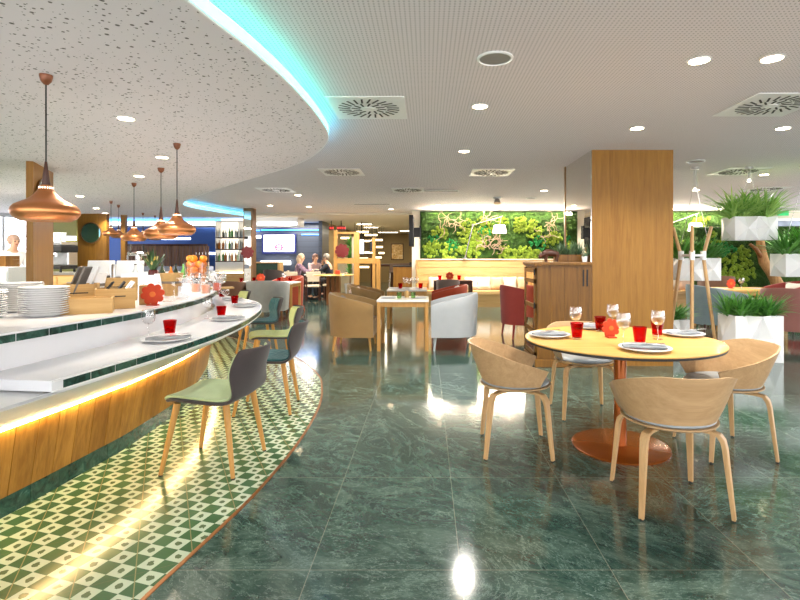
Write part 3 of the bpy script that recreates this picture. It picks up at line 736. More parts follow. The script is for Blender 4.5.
crate('pine crate with dark print, right of the low crate', (-2.27,3.60,z), .62, (.24,.2,.145))
crate('taller pine crate behind the low crate', (-2.60,3.72,z), .5, (.22,.2,.17))
crate('pine crate of menus behind the printed crate', (-2.66,4.25,z), .5, (.3,.2,.19), True)
MENU = plain('grey_menu_cover','#6c6660',.6)
for k,(x,y,rz,mat) in enumerate([(-2.58,3.70,.3,MENU),(-2.53,3.74,.5,M['greywhite']),(-2.66,3.74,.4,MENU)]):
    o = MB().box((0,0,.13),(.012,.16,.25),0,Matrix.Rotation(.35,4,'Y')).build('menu_card', mat, None, bevel=.002, loc=(x,y,z+.05), rz=rz)
    tag(o, ['dark menu card leaning in the taller crate, front one','pale menu card leaning in the taller crate','dark menu card leaning in the taller crate, rear one'][k], 'menu', 'menu cards in the crates')
for k,(x,y,rz,mat) in enumerate([(-2.26,3.61,.6,M['black']),(-2.21,3.63,.7,M['steel']),(-2.32,3.57,.5,M['black'])]):
    o = MB().box((0,0,.09),(.014,.11,.17),0,Matrix.Rotation(.6,4,'Y')).build('cutlery_pouch', mat, None, bevel=.003, loc=(x,y,z+.03), rz=rz)
    tag(o, ['black pouch leaning in the printed crate','silver pouch leaning in the printed crate, rightmost','black pouch leaning in the printed crate, leftmost'][k], 'pouch', 'pouches in the printed crate')
for k,(x,y,s) in enumerate([(-2.75,4.05,1.),(-2.45,4.75,.9)]):
    root = thing('paper_bowl', ['white tapered bowl behind the tall plate stack','cream tapered bowl with printed band behind the printed crate'][k], 'bowl', (x,y,z))
    MB().lathe([(.0001,0),(.07*s,0),(.115*s,.24*s),(.11*s,.24*s),(.066*s,.006),(.0001,.006)], 28).build('bowl_wall', M['white'] if k==0 else M['crate'], root, 50)
    MB().lathe([(.094*s,.13*s),(.1*s,.155*s),(.101*s,.155*s),(.095*s,.13*s)],28).build('band', MENU, root)
flower('orange flower ornament standing on the bar shelf by the printed crate', (-2.10,3.79,z), .085, .25, M['orangeflower'])
o = MB().box((-2.20,3.88,z+.075),(.09,.09,.15),.4).build('wooden_block', M['crate'], bevel=.004); tag(o,'pine block just behind the orange bar flower','block')
# acrylic stands / jars
for k,(x,y,w_,h_) in enumerate([(-2.14,4.08,.11,.16),(-2.14,4.36,.12,.19),(-2.28,4.66,.1,.2),(-2.42,4.95,.12,.18)]):
    root = thing('menu_holder', ['clear acrylic menu holder right of the orange bar flower','clear acrylic menu holder with white sheet, second from the flower','clear acrylic holder, third from the flower','clear acrylic holder, fourth from the flower'][k], 'menu holder', (x,y,z), .35)
    MB().box((0,0,h_/2),(w_,.006,h_)).build('acrylic_sheet', M['glass'], root); k%2 and MB().box((0,.006,h_*.35),(w_*.8,.002,h_*.5)).build('white_sheet', M['china'], root); MB().box((0,.0,.003),(w_,.07,.006)).build('foot', M['glass'], root)
for k,(x,y) in enumerate([(-2.10,5.05),(-2.20,5.25),(-2.32,5.15),(-2.36,5.48),(-2.50,5.35)]):
    goblet('upturned-style balloon glass on the bar shelf, %s from the flower'%ORD[k], (x,y,z), .2+.02*(k%2), .055, 'balloon glasses on the bar shelf', 'balloon_glass')
PINK = plain('pink_grapefruit','#d98d66',.5); 
for k,(x,y,c_) in enumerate([(-2.26,5.05,PINK),(-2.30,5.42,M['orangeflower']),(-2.44,5.22,PINK)]):
    root = thing('garnish_jar', ['jar of pale citrus garnish among the balloon glasses','jar of orange garnish among the balloon glasses','jar of pink garnish behind the balloon glasses'][k], 'jar', (x,y,z), 0, 'garnish jars on the bar shelf')
    MB().lathe([(.0001,0),(.045,0),(.05,.11),(.048,.11),(.043,.005),(.0001,.005)],20).build('jar_glass', M['glass'], root, 50); MB().lathe([(.0001,.006),(.04,.006),(.043,.085),(.0001,.09)],14).build('garnish', c_, root, 50)
o = MB().box((-2.42,5.75,z+.01),(.32,.18,.02),.5).build('wooden_board', M['crate'], bevel=.004); tag(o,'small wooden serving board near the orange jar','board')
# jar of oranges
jx,jy = -2.93,6.3
root = thing('orange_jar', 'large clear glass vase packed with oranges on the bar shelf', 'vase', (jx,jy,z))
MB().lathe([(.0001,0),(.125,0),(.15,.30),(.147,.30),(.122,.008),(.0001,.008)], 36).build('vase_glass', M['glass'], root, 60)
ORG = plain('orange_peel','#f08a1c',.45,0,.08,14,.15)
k=0
for lay in range(5):
    nn_ = 4
    for j in range(nn_):
        if lay==4 and j>2: continue
        a = 2*pi*j/nn_ + lay*.78; rr=.069+.004*lay
        o = MB().ball((0,0,0), .047, 16, 10, 1,1,.94).build('orange', ORG, None, 80, loc=(jx+rr*cos(a), jy+rr*sin(a), z+.058+lay*.073)); k+=1
        tag(o, 'orange in the glass vase, %s of the %s layer from the bottom'%(ORD[j], ORD[lay]), 'orange', 'oranges in the glass vase')
# ------------------------------------------------------------------ barrel armchairs; local facing +Y, origin at floor centre
def make_armchair(label, loc, face, fab, legm, w=.68, d=.66, zt=.80, za=.64, zb=.19, group='barrel armchairs of the dining room', rim=None, name='armchair'):
    root = thing(name, label, 'armchair', loc, math.atan2(face[1],face[0])-pi/2, group)
    path = []; a, b = w/2, d*.52
    yf = d/2; yc = -d/2+b
    for k in range(6): path.append((a, yf+(yc-yf)*k/6))
    for k in range(19):
        q = -pi*k/18; path.append((a*cos(q), yc+b*sin(q)))
    for k in range(1,7): path.append((-a, yc+(yf-yc)*k/6))
    A=[];B=[]; th=.055
    for i,(x,y) in enumerate(path):
        p0=Vector(path[max(i-1,0)]); p1=Vector(path[min(i+1,len(path)-1)]); t_=(p1-p0).normalized(); n_=Vector((t_.y,-t_.x))
        c = Vector((0,yc))-Vector((x,y))
        if n_.dot(c) < 0: n_=-n_
        s = max(0,min(1,(yf-y)/d)); z1 = za+(zt-za)*(s**.8)
        A.append([]);B.append([])
        for v in (0,.25,.5,.75,.93,1):
            z = zb+(z1-zb)*v; o = .0 + .03*v; ins = .012 if v==1 else 0
            A[-1].append((x-n_.x*(o-ins), y-n_.y*(o-ins), z)); B[-1].append((x+n_.x*(th-o*.6-ins), y+n_.y*(th-o*.6-ins), z-(.0 if v<1 else 0)))
    MB().slab(A,B).build('tub_shell', fab, root, 50)
    inner = [(x*(1-.14), y*(1-.0)) for x,y in path]
    m = MB(); pts = [(x*.84, min(y,yf-.01) if y>yc else yc+(y-yc)*.84) for x,y in path]; m.prism(pts, .26, .43); m.build('seat_cushion', rim or fab, root, 50, bevel=.02, seg=3)
    m = MB(); m.prism([(x*.95, y*.97) for x,y in path], zb+.0, .26); m.build('base', fab, root, 50)
    for sx in (-1,1):
        for sy in (-1,1):
            MB().tube([(sx*(a-.05),sy*(yf-.06) if sy>0 else -yf+.12,zb+.01),(sx*(a-.03),sy*(yf-.04) if sy>0 else -yf+.09,0)],[.022,.014],8).build('leg', legm, root, 40)
    return root
def make_table(label, loc, sx, sy, h=.72, legm=None, topm=None, group='square wood tables', th=.03, apron=True, name='dining_table', leg=.05):
    root = thing(name, label, 'table', loc, 0, group)
    MB().box((0,0,h-th/2),(sx,sy,th)).build('tabletop', topm, root, bevel=.003)
    if apron: MB().box((0,0,h-th-.035),(sx-.03,sy-.03,.07)).build('apron', legm, root)
    for x in (-1,1):
        for y in (-1,1): MB().box((x*(sx/2-leg/2-.005),y*(sy/2-leg/2-.005),(h-th)/2),(leg,leg,h-th)).build('leg', legm, root, bevel=.003)
    return root
def pillow(label, loc, s=.36, mat=None, rz=0, tilt=-.3, group='scatter cushions on the bench'):
    P=[];Bk=[]; n=9
    for i in range(n):
        P.append([]);Bk.append([])
        for j in range(n):
            u=-1+2*i/(n-1); v=-1+2*j/(n-1); hgt=.085*((1-u**4)*(1-v**4))**.6
            k=1-.10*(1-abs(v))*abs(u)**2-.0; k2=1-.10*(1-abs(u))*abs(v)**2
            P[-1].append((u*s/2*k, -hgt, v*s/2*k2+s/2)); Bk[-1].append((u*s/2*k, hgt, v*s/2*k2+s/2))
    o = MB().slab(P,Bk).build('scatter_cushion', mat, None, 60, loc=loc); o.rotation_euler=(tilt,0,rz); return tag(o,label,'cushion',group)
LM = M['redwood']
TOPW = plain('white_laminate_top','#e9e6e0',.2,var=.02)
tb = make_table('square white-topped wood table in front, between the tan and pale grey armchairs', (-.34,7.27,0), .73,.73,.72, M['legoak'], TOPW)
tb2 = make_table('square table of the second row, behind the front white-topped one', (-.37,9.45,0), .74,.74,.72, M['legoak'], TOPW)
make_armchair('tan woven armchair at the left of the front white-topped table', (-1.08,7.25,0), (1,.0), M['f_tan'], M['legoak'])
make_armchair('pale grey armchair at the right of the front white-topped table', (.39,7.25,0), (-1,.0), M['f_white'], M['f_white'])
make_armchair('tan armchair of the second row with a pink cushion', (-1.17,9.45,0), (1,0), M['f_tan'], LM)
make_armchair('rust red leather armchair at the right of the second-row table', (.42,9.45,0), (-1,0), M['f_redor'], LM)
pillow('pale pink cushion on the second-row tan armchair', (-1.28,9.3,.43), .34, M['f_pink'], 1.2, -.3, 'armchair cushions'); pillow('grey cushion in the front tan armchair', (-1.21,7.3,.43), .33, M['f_dgrey'], 1.5, -.25, 'armchair cushions')
pillow('patterned grey cushion in the pale grey armchair', (.52,7.3,.43), .34, M['napkin'], -1.4, -.3, 'armchair cushions'); pillow('cream cushion in the rust red armchair', (.53,9.5,.43), .36, M['f_cush'], -1.4, -.3, 'armchair cushions')
make_armchair('burgundy leather armchair left of the dark cabinet', (1.55,8.25,0), (1,.15), M['f_burg'], M['f_burg'], .64,.62,.86,.7,.22)
pillow('white cushion on the burgundy armchair', (1.50,8.3,.43), .36, M['f_cush'], 1.4, -.2, 'armchair cushions')
# settings on centre tables
zt = .72
def mat_setting(label, x, y): 
    o = MB().box((0,0,.002),(.2,.3,.004)).build('placemat', M['napkin'], None, loc=(x,y,zt)); tag(o,label,'placemat','grey placemats')
mat_setting('grey placemat on the left of the front white-topped table', -.57,7.27); mat_setting('grey placemat on the right of the front white-topped table', -.11,7.27)
mat_setting('grey placemat on the left of the second-row table', -.60,9.45); mat_setting('grey placemat on the right of the second-row table', -.14,9.45)
GREENG = glassy('pale_green_glass', lin('#b5dca0'), .02)
def greentum(label, x, y):
    o = MB().lathe([(.0001,0),(.03,0),(.038,.09),(.035,.09),(.028,.01),(.0001,.01)],20).build('green_tumbler', GREENG, None, 50, loc=(x,y,zt)); tag(o,label,'tumbler','pale green tumblers')
greentum('pale green tumbler, left one on the front white-topped table', -.40,7.15); greentum('pale green tumbler, right one on the front white-topped table', -.2,7.2)
o = MB().lathe([(.0001,0),(.035,0),(.035,.07),(.02,.10),(.0001,.10)],16).build('candle_jar', M['crate'], None, 50, loc=(-.30,7.35,zt)); tag(o,'small pale candle jar between the green tumblers','candle')
for k,(x,y) in enumerate([(-.5,9.3),(-.12,9.3)]): tumbler(['red tumbler, left one on the second-row table','red tumbler, right one on the second-row table'][k], (x,y,zt), .11,.045)
for k,(x,y) in enumerate([(-.42,9.5),(-.34,9.25),(-.26,9.5),(-.2,9.6)]): goblet('wine goblet on the second-row table, %s from the left'%ORD[k], (x,y,zt), .21,.045)
# third table before the bench
TD = make_table('dark narrow table in front of the bench, bearing red tumblers', (.64,12.35,0), .95,.6,.74, M['darkwood'], M['darkwood'], leg=.06)
make_armchair('dark grey chair with its back to us before the dark bench table', (.5,11.75,0), (0,1), M['f_dgrey'], M['darkwood'], .5,.5,.80,.74,.2)
zt=.74
tumbler('red tumbler at the left of the dark bench table', (.32,12.35,zt), .12,.05); tumbler('red tumbler at the right of the dark bench table', (.80,12.35,zt), .12,.05)
flower('orange flower ornament on the dark bench table', (.57,12.4,zt), .105, 0, M['orangeflower'])

# ------------------------------------------------------------------ bench and moss wall
root = thing('bench', 'long light oak banquette under the moss wall', 'bench', (0,0,0))
bx0, bx1 = -.26, 8.3
MB().bx(bx0,bx1,12.95,13.55,.33,.43).build('seat', M['oakX'], root, bevel=.01)
MB().bx(bx0+.02,bx1,13.02,13.55,.0,.33).build('base_panel', M['oakX'], root)
for k in range(4):
    z0 = .43+k*.2025; MB().bx(bx0,bx1,13.53-.006*(k%2),13.62,z0,z0+.198).build('back_board', M['oakX'], root, bevel=.006)
MB().bx(bx0-.02,bx1,13.5,13.78,1.24,1.27).build('cap_rail', plain('pale_cap','#f0dfc0',.4,var=.02), root)
MB().bx(bx0-.04,bx0-.001,12.95,13.62,0,1.24).build('end_panel', M['oakX'], root); MB().prism([(12.9,0),(13.62,0),(13.62,1.27),(13.4,1.27),(13.25,.8),(12.9,.5)],bx1,bx1+.08,Matrix(((0,0,1,0),(1,0,0,0),(0,1,0,0),(0,0,0,1)))).build('end_panel', M['ashedge'], root)
cl = [(.22,M['f_cush'],'leftmost, white, by the dark table'),(1.20,M['f_cush'],'white, left of the four in a row'),(1.54,M['f_cush'],'white, second of the four in a row'),(1.88,M['f_beige'],'beige, third of the four in a row'),(2.24,M['f_cush'],'white, right of the beige one'),(2.62,M['f_beige'],'beige, half behind the burgundy armchair'),(6.55,M['f_cush'],'white, right of the oak pillar'),(6.95,M['f_pink'],'pinkish, right of the oak pillar')]
for k,(x,mt,s) in enumerate(cl): pillow('scatter cushion on the bench, '+s, (x,13.33,.43), .37, mt, random.uniform(-.1,.1), -.28)

random.seed(11)
t = NT('moss_green'); co = t.coord(); n1 = t.noise(co, 1.1, 3); n2 = t.noise(co, 26, 5, .7); n3 = t.noise(co, 4, 4)
c = t.ramp(n3, [(.3, lin('#102607')), (.5, lin('#20400b')), (.65, lin('#345612')), (.8, lin('#446a1a'))]); c = t.mix(t.ramp(n2,[(.35,.0),(.7,.7)]), c, lin('#47701e')); c = t.mix(t.ramp(n2,[(.3,.75),(.45,0)]), c, lin('#0f2208'))
t.base(c); t.P(Roughness=.95); t.bump(n2,1,.05); MOSS = t.m
def lichen(name,a,b):
    t = NT(name); co = t.coord(); n2 = t.noise(co, 30, 4, .7); t.base(t.ramp(n2,[(.3,lin(a)),(.7,lin(b))])); t.P(Roughness=.95); t.bump(n2,1,.05); return t.m
LIME = lichen('lime_lichen','#5b7c18','#9fba34'); EMER = lichen('emerald_moss','#0f6a2a','#259a48')
TWIG = plain('grey_twig','#b39b82',.8,var=.2)
from mathutils import noise as mn
def moss_panel(label, origin, rz, W_, Z0, Z1, clumps, twigs, nx, nz, depth=.12):
    root = thing('moss_wall', label, 'moss wall', origin, rz)
    MB().bx(0,W_,.02,.1,Z0-.02,Z1).build('frame', M['black'], root)
    A=[];B=[]
    for i in range(nx+1):
        A.append([]);B.append([])
        for j in range(nz+1):
            x=W_*i/nx; z=Z0+(Z1-Z0)*j/nz; e=1 if 0<i<nx and 0<j<nz else .2
            d = depth*e*(.35+.65*abs(mn.noise((x*3.3,z*3.3,1)))+.5*abs(mn.noise((x*9,z*9,5)))+random.uniform(-.12,.12))
            A[-1].append((x,-d,z)); B[-1].append((x,.03,z))
    stuff(MB().slab(A,B).build('moss', MOSS, root, 80))
    for (x,z,r,mt) in clumps:
        m = MB()
        for q in range(40):
            a=random.uniform(0,2*pi); rr=r*math.sqrt(random.random())*1.05; b=r*random.uniform(.11,.2)
            m.ball((x+rr*cos(a), -depth*.7-random.uniform(0,.05), z+rr*sin(a)*.8), b, 7, 5, 1, .6, 1)
        m.v = [(p[0]+random.uniform(-.012,.012),p[1]+random.uniform(-.012,.012),p[2]+random.uniform(-.012,.012)) for p in m.v]
        m.build('lichen_clump', mt, root, 80)
    for (x,z,l,a0) in twigs:
        m = MB()
        l*=.55
        for q in range(7):
            a=a0+random.uniform(-1.6,1.6); p=Vector((x+random.uniform(-.15,.15),-depth-.04,z+random.uniform(-.1,.1))); pts=[p]
            for s in range(5):
                a+=random.uniform(-1.1,1.1); p=p+Vector((cos(a)*l/5,random.uniform(-.03,.02),sin(a)*l/5)); pts.append(p)
            m.tube(pts,[.013,.012,.011,.009,.007,.005],6)
        m.build('twig', TWIG, root, 60)
    return root
def mp(px,py,D=13.7): q=Q(px,py,D); return q.x+.19, q.z
cls=[]
for (px,py,r,mt) in [(432,250,.24,LIME),(440,233,.22,LIME),(434,244,.2,LIME),(449,253,.34,LIME),(467,226,.22,LIME),(466,236,.24,LIME),(473,247,.3,LIME),(478,238,.3,LIME),(470,252,.24,LIME),(479,233,.2,LIME),(488,228,.18,LIME),(483,221,.15,LIME),(505,253,.25,LIME),(514,255,.28,LIME),(524,255,.28,LIME),(529,226,.22,LIME),(523,224,.25,LIME),(518,228,.16,LIME),(534,232,.24,LIME),(546,241,.2,LIME),(553,238,.22,LIME),(533,256,.25,LIME),(434,238,.15,EMER),(452,245,.18,EMER),(484,232,.2,EMER),(537,244,.24,EMER),(503,222,.15,LIME),(700,226,.3,LIME),(712,238,.3,LIME),(690,250,.35,LIME)]:
    x,zz = mp(px,py); cls.append((x,zz,r,mt))
tw=[]
for (px,py,l,a) in [(445,226,.9,.3),(460,222,.6,2.5),(489,246,.8,1.),(495,240,.8,2.),(485,222,.6,.4),(548,224,.7,.6),(543,234,.5,1.2),(495,249,.6,.2)]:
    x,zz=mp(px,py); tw.append((x,zz,l,a))
moss_panel('long moss and lichen wall above the oak bench', (-.19,13.72,0), 0, 8.6, 1.275, 2.585, cls, tw, 230, 40)
p0 = Q(727,260,12.6)
moss_panel('lower moss panel at the right, behind the hanging planters', (6.9,12.78,0), -.12, 2.75, .3, 2.1, [(.5,1.1,.3,LIME),(.9,.75,.35,LIME),(.3,.6,.3,LIME),(1.2,1.0,.3,LIME),(.7,1.5,.25,EMER),(1.0,1.35,.3,LIME),(.45,1.75,.25,LIME)], [(.4,1.5,.5,.3)], 80, 50)
root = thing('driftwood_trunk', 'bare curved driftwood trunk standing against the lower moss panel', 'driftwood', (0,0,0))
MB().tube([Q(778,291,12.2)+Vector((.25,0,-1.2)),Q(778,285,12.2),Q(772,273,12.25),Q(764,262,12.25),Q(761,250,12.3),Q(760,238,12.3)],[.16,.14,.13,.12,.11,.09],10).build('trunk', wood('pale_driftwood','#c69a66','#8c5f34','Z',.7), root, 60)
MB().tube([Q(762,258,12.25),Q(756,249,12.2),Q(750,244,12.2)],[.06,.05,.03],8).build('branch', M['redwood'], root, 60)

# articulated lamps over the bench
SH = emit('lit_parchment_shade','#fff6e6',3.2)
def arm_lamp(label, base, elbow, tip, sh):
    root = thing('arm_lamp', label, 'lamp', base, 0, 'articulated arm lamps at the moss wall'); b = Vector(base); L=lambda p: p-b
    MB().cyl((0,0,0),(0,0,.03),.06).build('base', M['steel'], root, 40)
    MB().tube([L(b)+Vector((0,0,.02)), L(elbow)],.018,8).build('lower_arm', M['chrome'], root, 60); MB().tube([L(elbow),L(tip)],.014,8).build('upper_arm', M['chrome'], root, 60)
    MB().tube([L(elbow)+Vector((0,-.03,0)),L(elbow)+Vector((0,.03,0))],.035,10).build('joint', M['steel'], root, 40)
    s = L(sh); MB().tube([L(tip)*.5+L(tip)*.5+Vector((-.05,0,-.03)), s+Vector((0,0,.19))],.008,6).build('shade_rod', M['chrome'], root, 60)
    MB().lathe([(.185,0),(.15,.20),(.12,.215),(.12,.2)] , 28, s).build('shade', SH, root, 40)
    return root
arm_lamp('white-shaded arm lamp in front of the moss wall, left of the cabinet', Q(465,261,13.45)+Vector((0,0,.06)), Q(473,225,13.35), Q(503,216,13.2), Q(499.5,233,13.2))
arm_lamp('white-shaded arm lamp right of the oak pillar', Q(650,261,13.45)+Vector((0,0,.06)), Q(658,228,13.35), Q(699,213,13.2), Q(695.5,231,13.2))

# ------------------------------------------------------------------ dark oak cabinet by the pillar
cx0,cx1,cy0,cy1,ch = 1.31,1.975,5.93,6.62,1.26
root = thing('cabinet', 'dark oak cabinet with glazed side door standing against the oak pillar', 'cabinet', (cx0,cy0,0))
W_,D_=cx1-cx0,cy1-cy0
MB().bx(.012,W_,.02,D_,.09,ch-.045).build('carcass', M['walnut'], root, bevel=.002)
m=MB()
for k in range(4): m.bx(.012+(W_-.012)*k/4+.001,.012+(W_-.012)*(k+1)/4-.001,.0,.02,.10,ch-.055)
d=m.build('front_boards', M['walnut'], root)
MB().bx(-.03,W_,-.03,D_,ch-.04,ch).build('cornice', M['walnut'], root, bevel=.008); MB().bx(-.012,W_,-.012,D_,ch-.055,ch-.04).build('cornice_moulding', M['walnut'], root)
MB().bx(-.02,W_,-.02,D_,0,.095).build('plinth', M['walnut'], root, bevel=.006)
for x in (.555,.60): MB().bx(x,x+.018,-.006,.004,ch-.29,ch-.09).build('handle', M['black'], root)
m=MB(); 
for (a,b,c_,e) in ((.04,.10,.12,ch-.07),(D_-.08,D_-.02,.12,ch-.07)): m.bx(-.012,.012,a,b,c_,e)
for zz in (.12,.40,.70,1.0,ch-.13): m.bx(-.012,.012,.04,D_-.02,zz,zz+.05)
dr=m.build('glazed_door', M['walnut'], root); MB().bx(-.004,.002,.1,D_-.08,.15,ch-.1).build('door_pane', M['mirror'], dr)
for zz in (.3,.7,1.1): MB().cyl((-.018,.03,zz),(-.018,.03,zz+.07),.009,None,8).build('hinge', M['black'], dr)
top = ch
# bison sculpture
root = thing('bison_sculpture', 'small dark brown bull sculpture on the cabinet top', 'sculpture', (cx0+.235,cy0+.24,top), 0)
BR = plain('dark_brown_wood','#4b2818',.4,var=.15)
m=MB(); m.tube([(-.095,0,.085),(-.08,0,.10),(-.045,0,.112),(0,0,.112),(.045,0,.105),(.085,0,.09),(.1,0,.085)],[.02,.042,.052,.047,.042,.04,.015],12); m.build('body', BR, root, 60, subsurf=1)
m=MB(); m.tube([(-.08,0,.10),(-.115,0,.085),(-.135,0,.06),(-.14,0,.045)],[.035,.034,.024,.014],10); m.build('head', BR, root, 60)
for sy in (-1,1):
    MB().tube([(-.115,sy*.022,.105),(-.12,sy*.05,.112),(-.125,sy*.055,.135)],[.009,.007,.002],6).build('horn', BR, root, 60)
    for x in (-.06,.075): MB().tube([(x,sy*.026,.08),(x-.004,sy*.028,.04),(x,sy*.028,0)],[.024,.014,.011],8).build('leg', BR, root, 60)
MB().tube([(.1,0,.09),(.118,0,.07),(.116,0,.04)],[.006,.005,.008],6).build('tail', BR, root, 60)
# planter box with succulents on cabinet
def leafy(m, c, n, L, w, up=.6, droop=.5, seg=5, zig=False):
    """arching strap leaves from a point"""
    for k in range(n):
        a=random.uniform(0,2*pi); l=L*random.uniform(.6,1.1); el=random.uniform(.25,1.0)**.7*1.35*up+.15
        p=Vector(c)+Vector((cos(a),sin(a),0))*random.uniform(0,.03); d=Vector((cos(a)*cos(el),sin(a)*cos(el),sin(el))); side=Vector((-sin(a),cos(a),0))
        P=[];n0=len(m.v)
        for s in range(seg+1):
            f=s/seg; ww=w*(1-f**2.2)*(.55+.9*min(f*3,1)*.5)
            if zig and s<seg: ww*=1.0 if s%2 else .55
            P.append([p-side*ww, p+Vector((0,0,-ww*.25)), p+side*ww])
            p=p+d*(l/seg); d=(d+Vector((0,0,-droop*random.uniform(.15,.4)))).normalized()
        m.grid(P)
FERN = None
def leafmat(name,a,b):
    t=NT(name); r=t.n('ShaderNodeNewGeometry').outputs['Random Per Island']; c=t.ramp(r,[(0,lin(a)),(1,lin(b))]); t.base(c); t.P(Roughness=.5); t.b.inputs['Subsurface Weight'].default_value=0; return t.m
FERN=leafmat('fern_green','#6aae40','#bfe07a'); FERND=leafmat('fern_deep_green','#397a2c','#74b44c'); SUCC=leafmat('succulent','#35563c','#6f8a62')
root = thing('planter_box', 'wooden box of succulents on the cabinet top', 'planter', (cx0+.47,cy0+.3,top))
for (c_,s_) in (((0,-.07,.045),(.34,.012,.09)),((0,.07,.045),(.34,.012,.09)),((-.165,0,.045),(.012,.13,.09)),((.165,0,.045),(.012,.13,.09))): MB().box(c_,s_).build('side_board', M['walnut'], root)
MB().box((0,0,.035),(.32,.13,.07)).build('soil', plain('dark_soil','#33251b',.9), root)
m=MB()
for k in range(9): leafy(m,(-.14+.035*k,random.uniform(-.03,.03),.07),18,.2,.011,.9,.25,4)
stuff(m.build('foliage', SUCC, root))
root = thing('flower_pot', 'small white pot on the cabinet top beside the pillar', 'pot', (cx1-.045,cy0+.13,top)); MB().lathe([(.0001,0),(.028,0),(.036,.07),(.031,.07),(.025,.01),(.0001,.01)],18).build('pot', M['china'], root, 50)
m=MB(); leafy(m,(0,0,.05),22,.09,.007,.9,.2,4); stuff(m.build('foliage', SUCC, root))

# ------------------------------------------------------------------ faceted planters with ferns
t=NT('faceted_white'); t.base(lin('#f2f2f2')); f=t.noise(t.coord(),4,2); t.base(t.ramp(f,[(.3,lin('#eaeaea')),(.7,lin('#f4f4f4'))])); t.P(Roughness=.4); FW=t.m
def faceted_box(W_,D_,Hh):
    m=MB()
    def face(o,u,vv,nrm,nu):
        nv=2; G_=[]
        for i in range(nu+1):
            G_.append([])
            for j in range(nv+1):
                e=.0 if i in (0,nu) else (.055 if (i+j)%2==0 else -.02)
                G_[-1].append(o+u*(i/nu)+vv*(j/nv)+nrm*e)
        n0=len(m.v); m.v+=[tuple(p) for r in G_ for p in r]; k=nv+1
        for i in range(nu):
            for j in range(nv):
                a,b,c_,d=n0+i*k+j,n0+(i+1)*k+j,n0+(i+1)*k+j+1,n0+i*k+j+1
                if (i+j)%2==0: m.f += [(a,b,c_),(a,c_,d)]
                else: m.f += [(a,b,d),(b,c_,d)]
    x,y=W_/2,D_/2; V=Vector
    face(V((-x,-y,0)),V((W_,0,0)),V((0,0,Hh)),V((0,-1,0)),4); face(V((x,y,0)),V((-W_,0,0)),V((0,0,Hh)),V((0,1,0)),4)
    face(V((x,-y,0)),V((0,D_,0)),V((0,0,Hh)),V((1,0,0)),2); face(V((-x,y,0)),V((0,-D_,0)),V((0,0,Hh)),V((-1,0,0)),2)
    m.bx(-x+.03,x-.03,-y+.03,y-.03,.01,Hh-.05)
    return m
def planter(label, loc, W_,D_,Hh, fl, nf, hang=None, rz=0, green=None, cat='planter'):
    root=thing('fern_planter', label, cat, loc, rz, 'white faceted fern planters')
    faceted_box(W_,D_,Hh).build('box', FW, root)
    MB().box((0,0,Hh-.04),(W_-.05,D_-.05,.02)).build('soil', plain('soil','#3a2a1c',.9) if 'soilm' not in M else M['soilm'], root)
    m=MB(); N_=8
    for k in range(N_): leafy(m,(-W_*.42+W_*.84*k/(N_-1), random.uniform(-D_*.28,D_*.28), Hh-.04), nf, fl, .019, .8, .42, 9, True)
    stuff(m.build('fern', green or FERN, root))
    if hang:
        zc=H-loc[2]; 
        MB().cyl((0,0,zc-.035),(0,0,zc),.055,None,20).build('ceiling_cup', M['steel'], root, 40)
        zl=hang-loc[2]
        for s in (-1,1): MB().tube([(s*.022,0,zc-.03),(s*.03,0,zl)],.003,6).build('cable', M['steel'], root); MB().tube([(s*.03,0,zl),(s*W_*.42,0,Hh-.02)],.003,6).build('wire', M['chrome'], root)
        MB().lathe([(.014,.035),(.02,0),(.0001,-.005)],16,(0,0,zl-.02)).build('spot_bulb', emit('spot_glow','#fff3dd',10) if 'sg' not in M else M['sg'], root, 40)
    return root
M['soilm']=plain('soil','#3a2a1c',.9); M['sg']=emit('spot_glow','#fff3dd',10)
random.seed(5)
planter('white faceted floor planter with a fern, right of the round table', (4.14,6.35,0), .60,.38,.585,.42,60,green=FERND)
planter('low white faceted floor planter half hidden behind the oak pillar', (3.55,7.45,0), .60,.40,.40,.40,50,green=FERND)
planter('hanging white faceted planter with the largest bright fern', (4.62,7.1,1.56), .60,.32,.33,.58,90,hang=2.42)
planter('hanging white faceted planter behind the tripod coat stand', (3.87,7.15,.985), .58,.30,.32,.46,60,hang=2.30,green=FERND)
planter('hanging white faceted planter at the right edge, lower', (5.33,7.0,1.045), .74,.32,.32,.55,70,hang=2.36,green=FERND)
# tripod coat stand
root=thing('coat_stand','tripod coat stand of pale wood legs pinched by a white bracket','coat stand',(3.48,6.5,0))
WB=M['white']; CBH=1.34
for k,a in enumerate([math.atan2(-6.5,-3.48)+q for q in (0,2*pi/3,-2*pi/3)]):
    dv=Vector((cos(a),sin(a),0)); m=MB(); m.tube([dv*.34, dv*.15+Vector((0,0,CBH)), dv*.26+Vector((0,0,1.72))],[.02,.024,.02],10); m.build('leg', M['ashZ'], root, 60)
    b_=MB(); b_.tube([dv*.15+Vector((0,0,CBH-.06)),dv*.15+Vector((0,0,CBH+.06))],.036,10); b_.build('sleeve', WB, root, 40)
    dn=Vector((cos(a+2*pi/3),sin(a+2*pi/3),0)); MB().tube([dv*.15+Vector((0,0,CBH)),dn*.15+Vector((0,0,CBH))],.018,8).build('bracket', WB, root, 40)

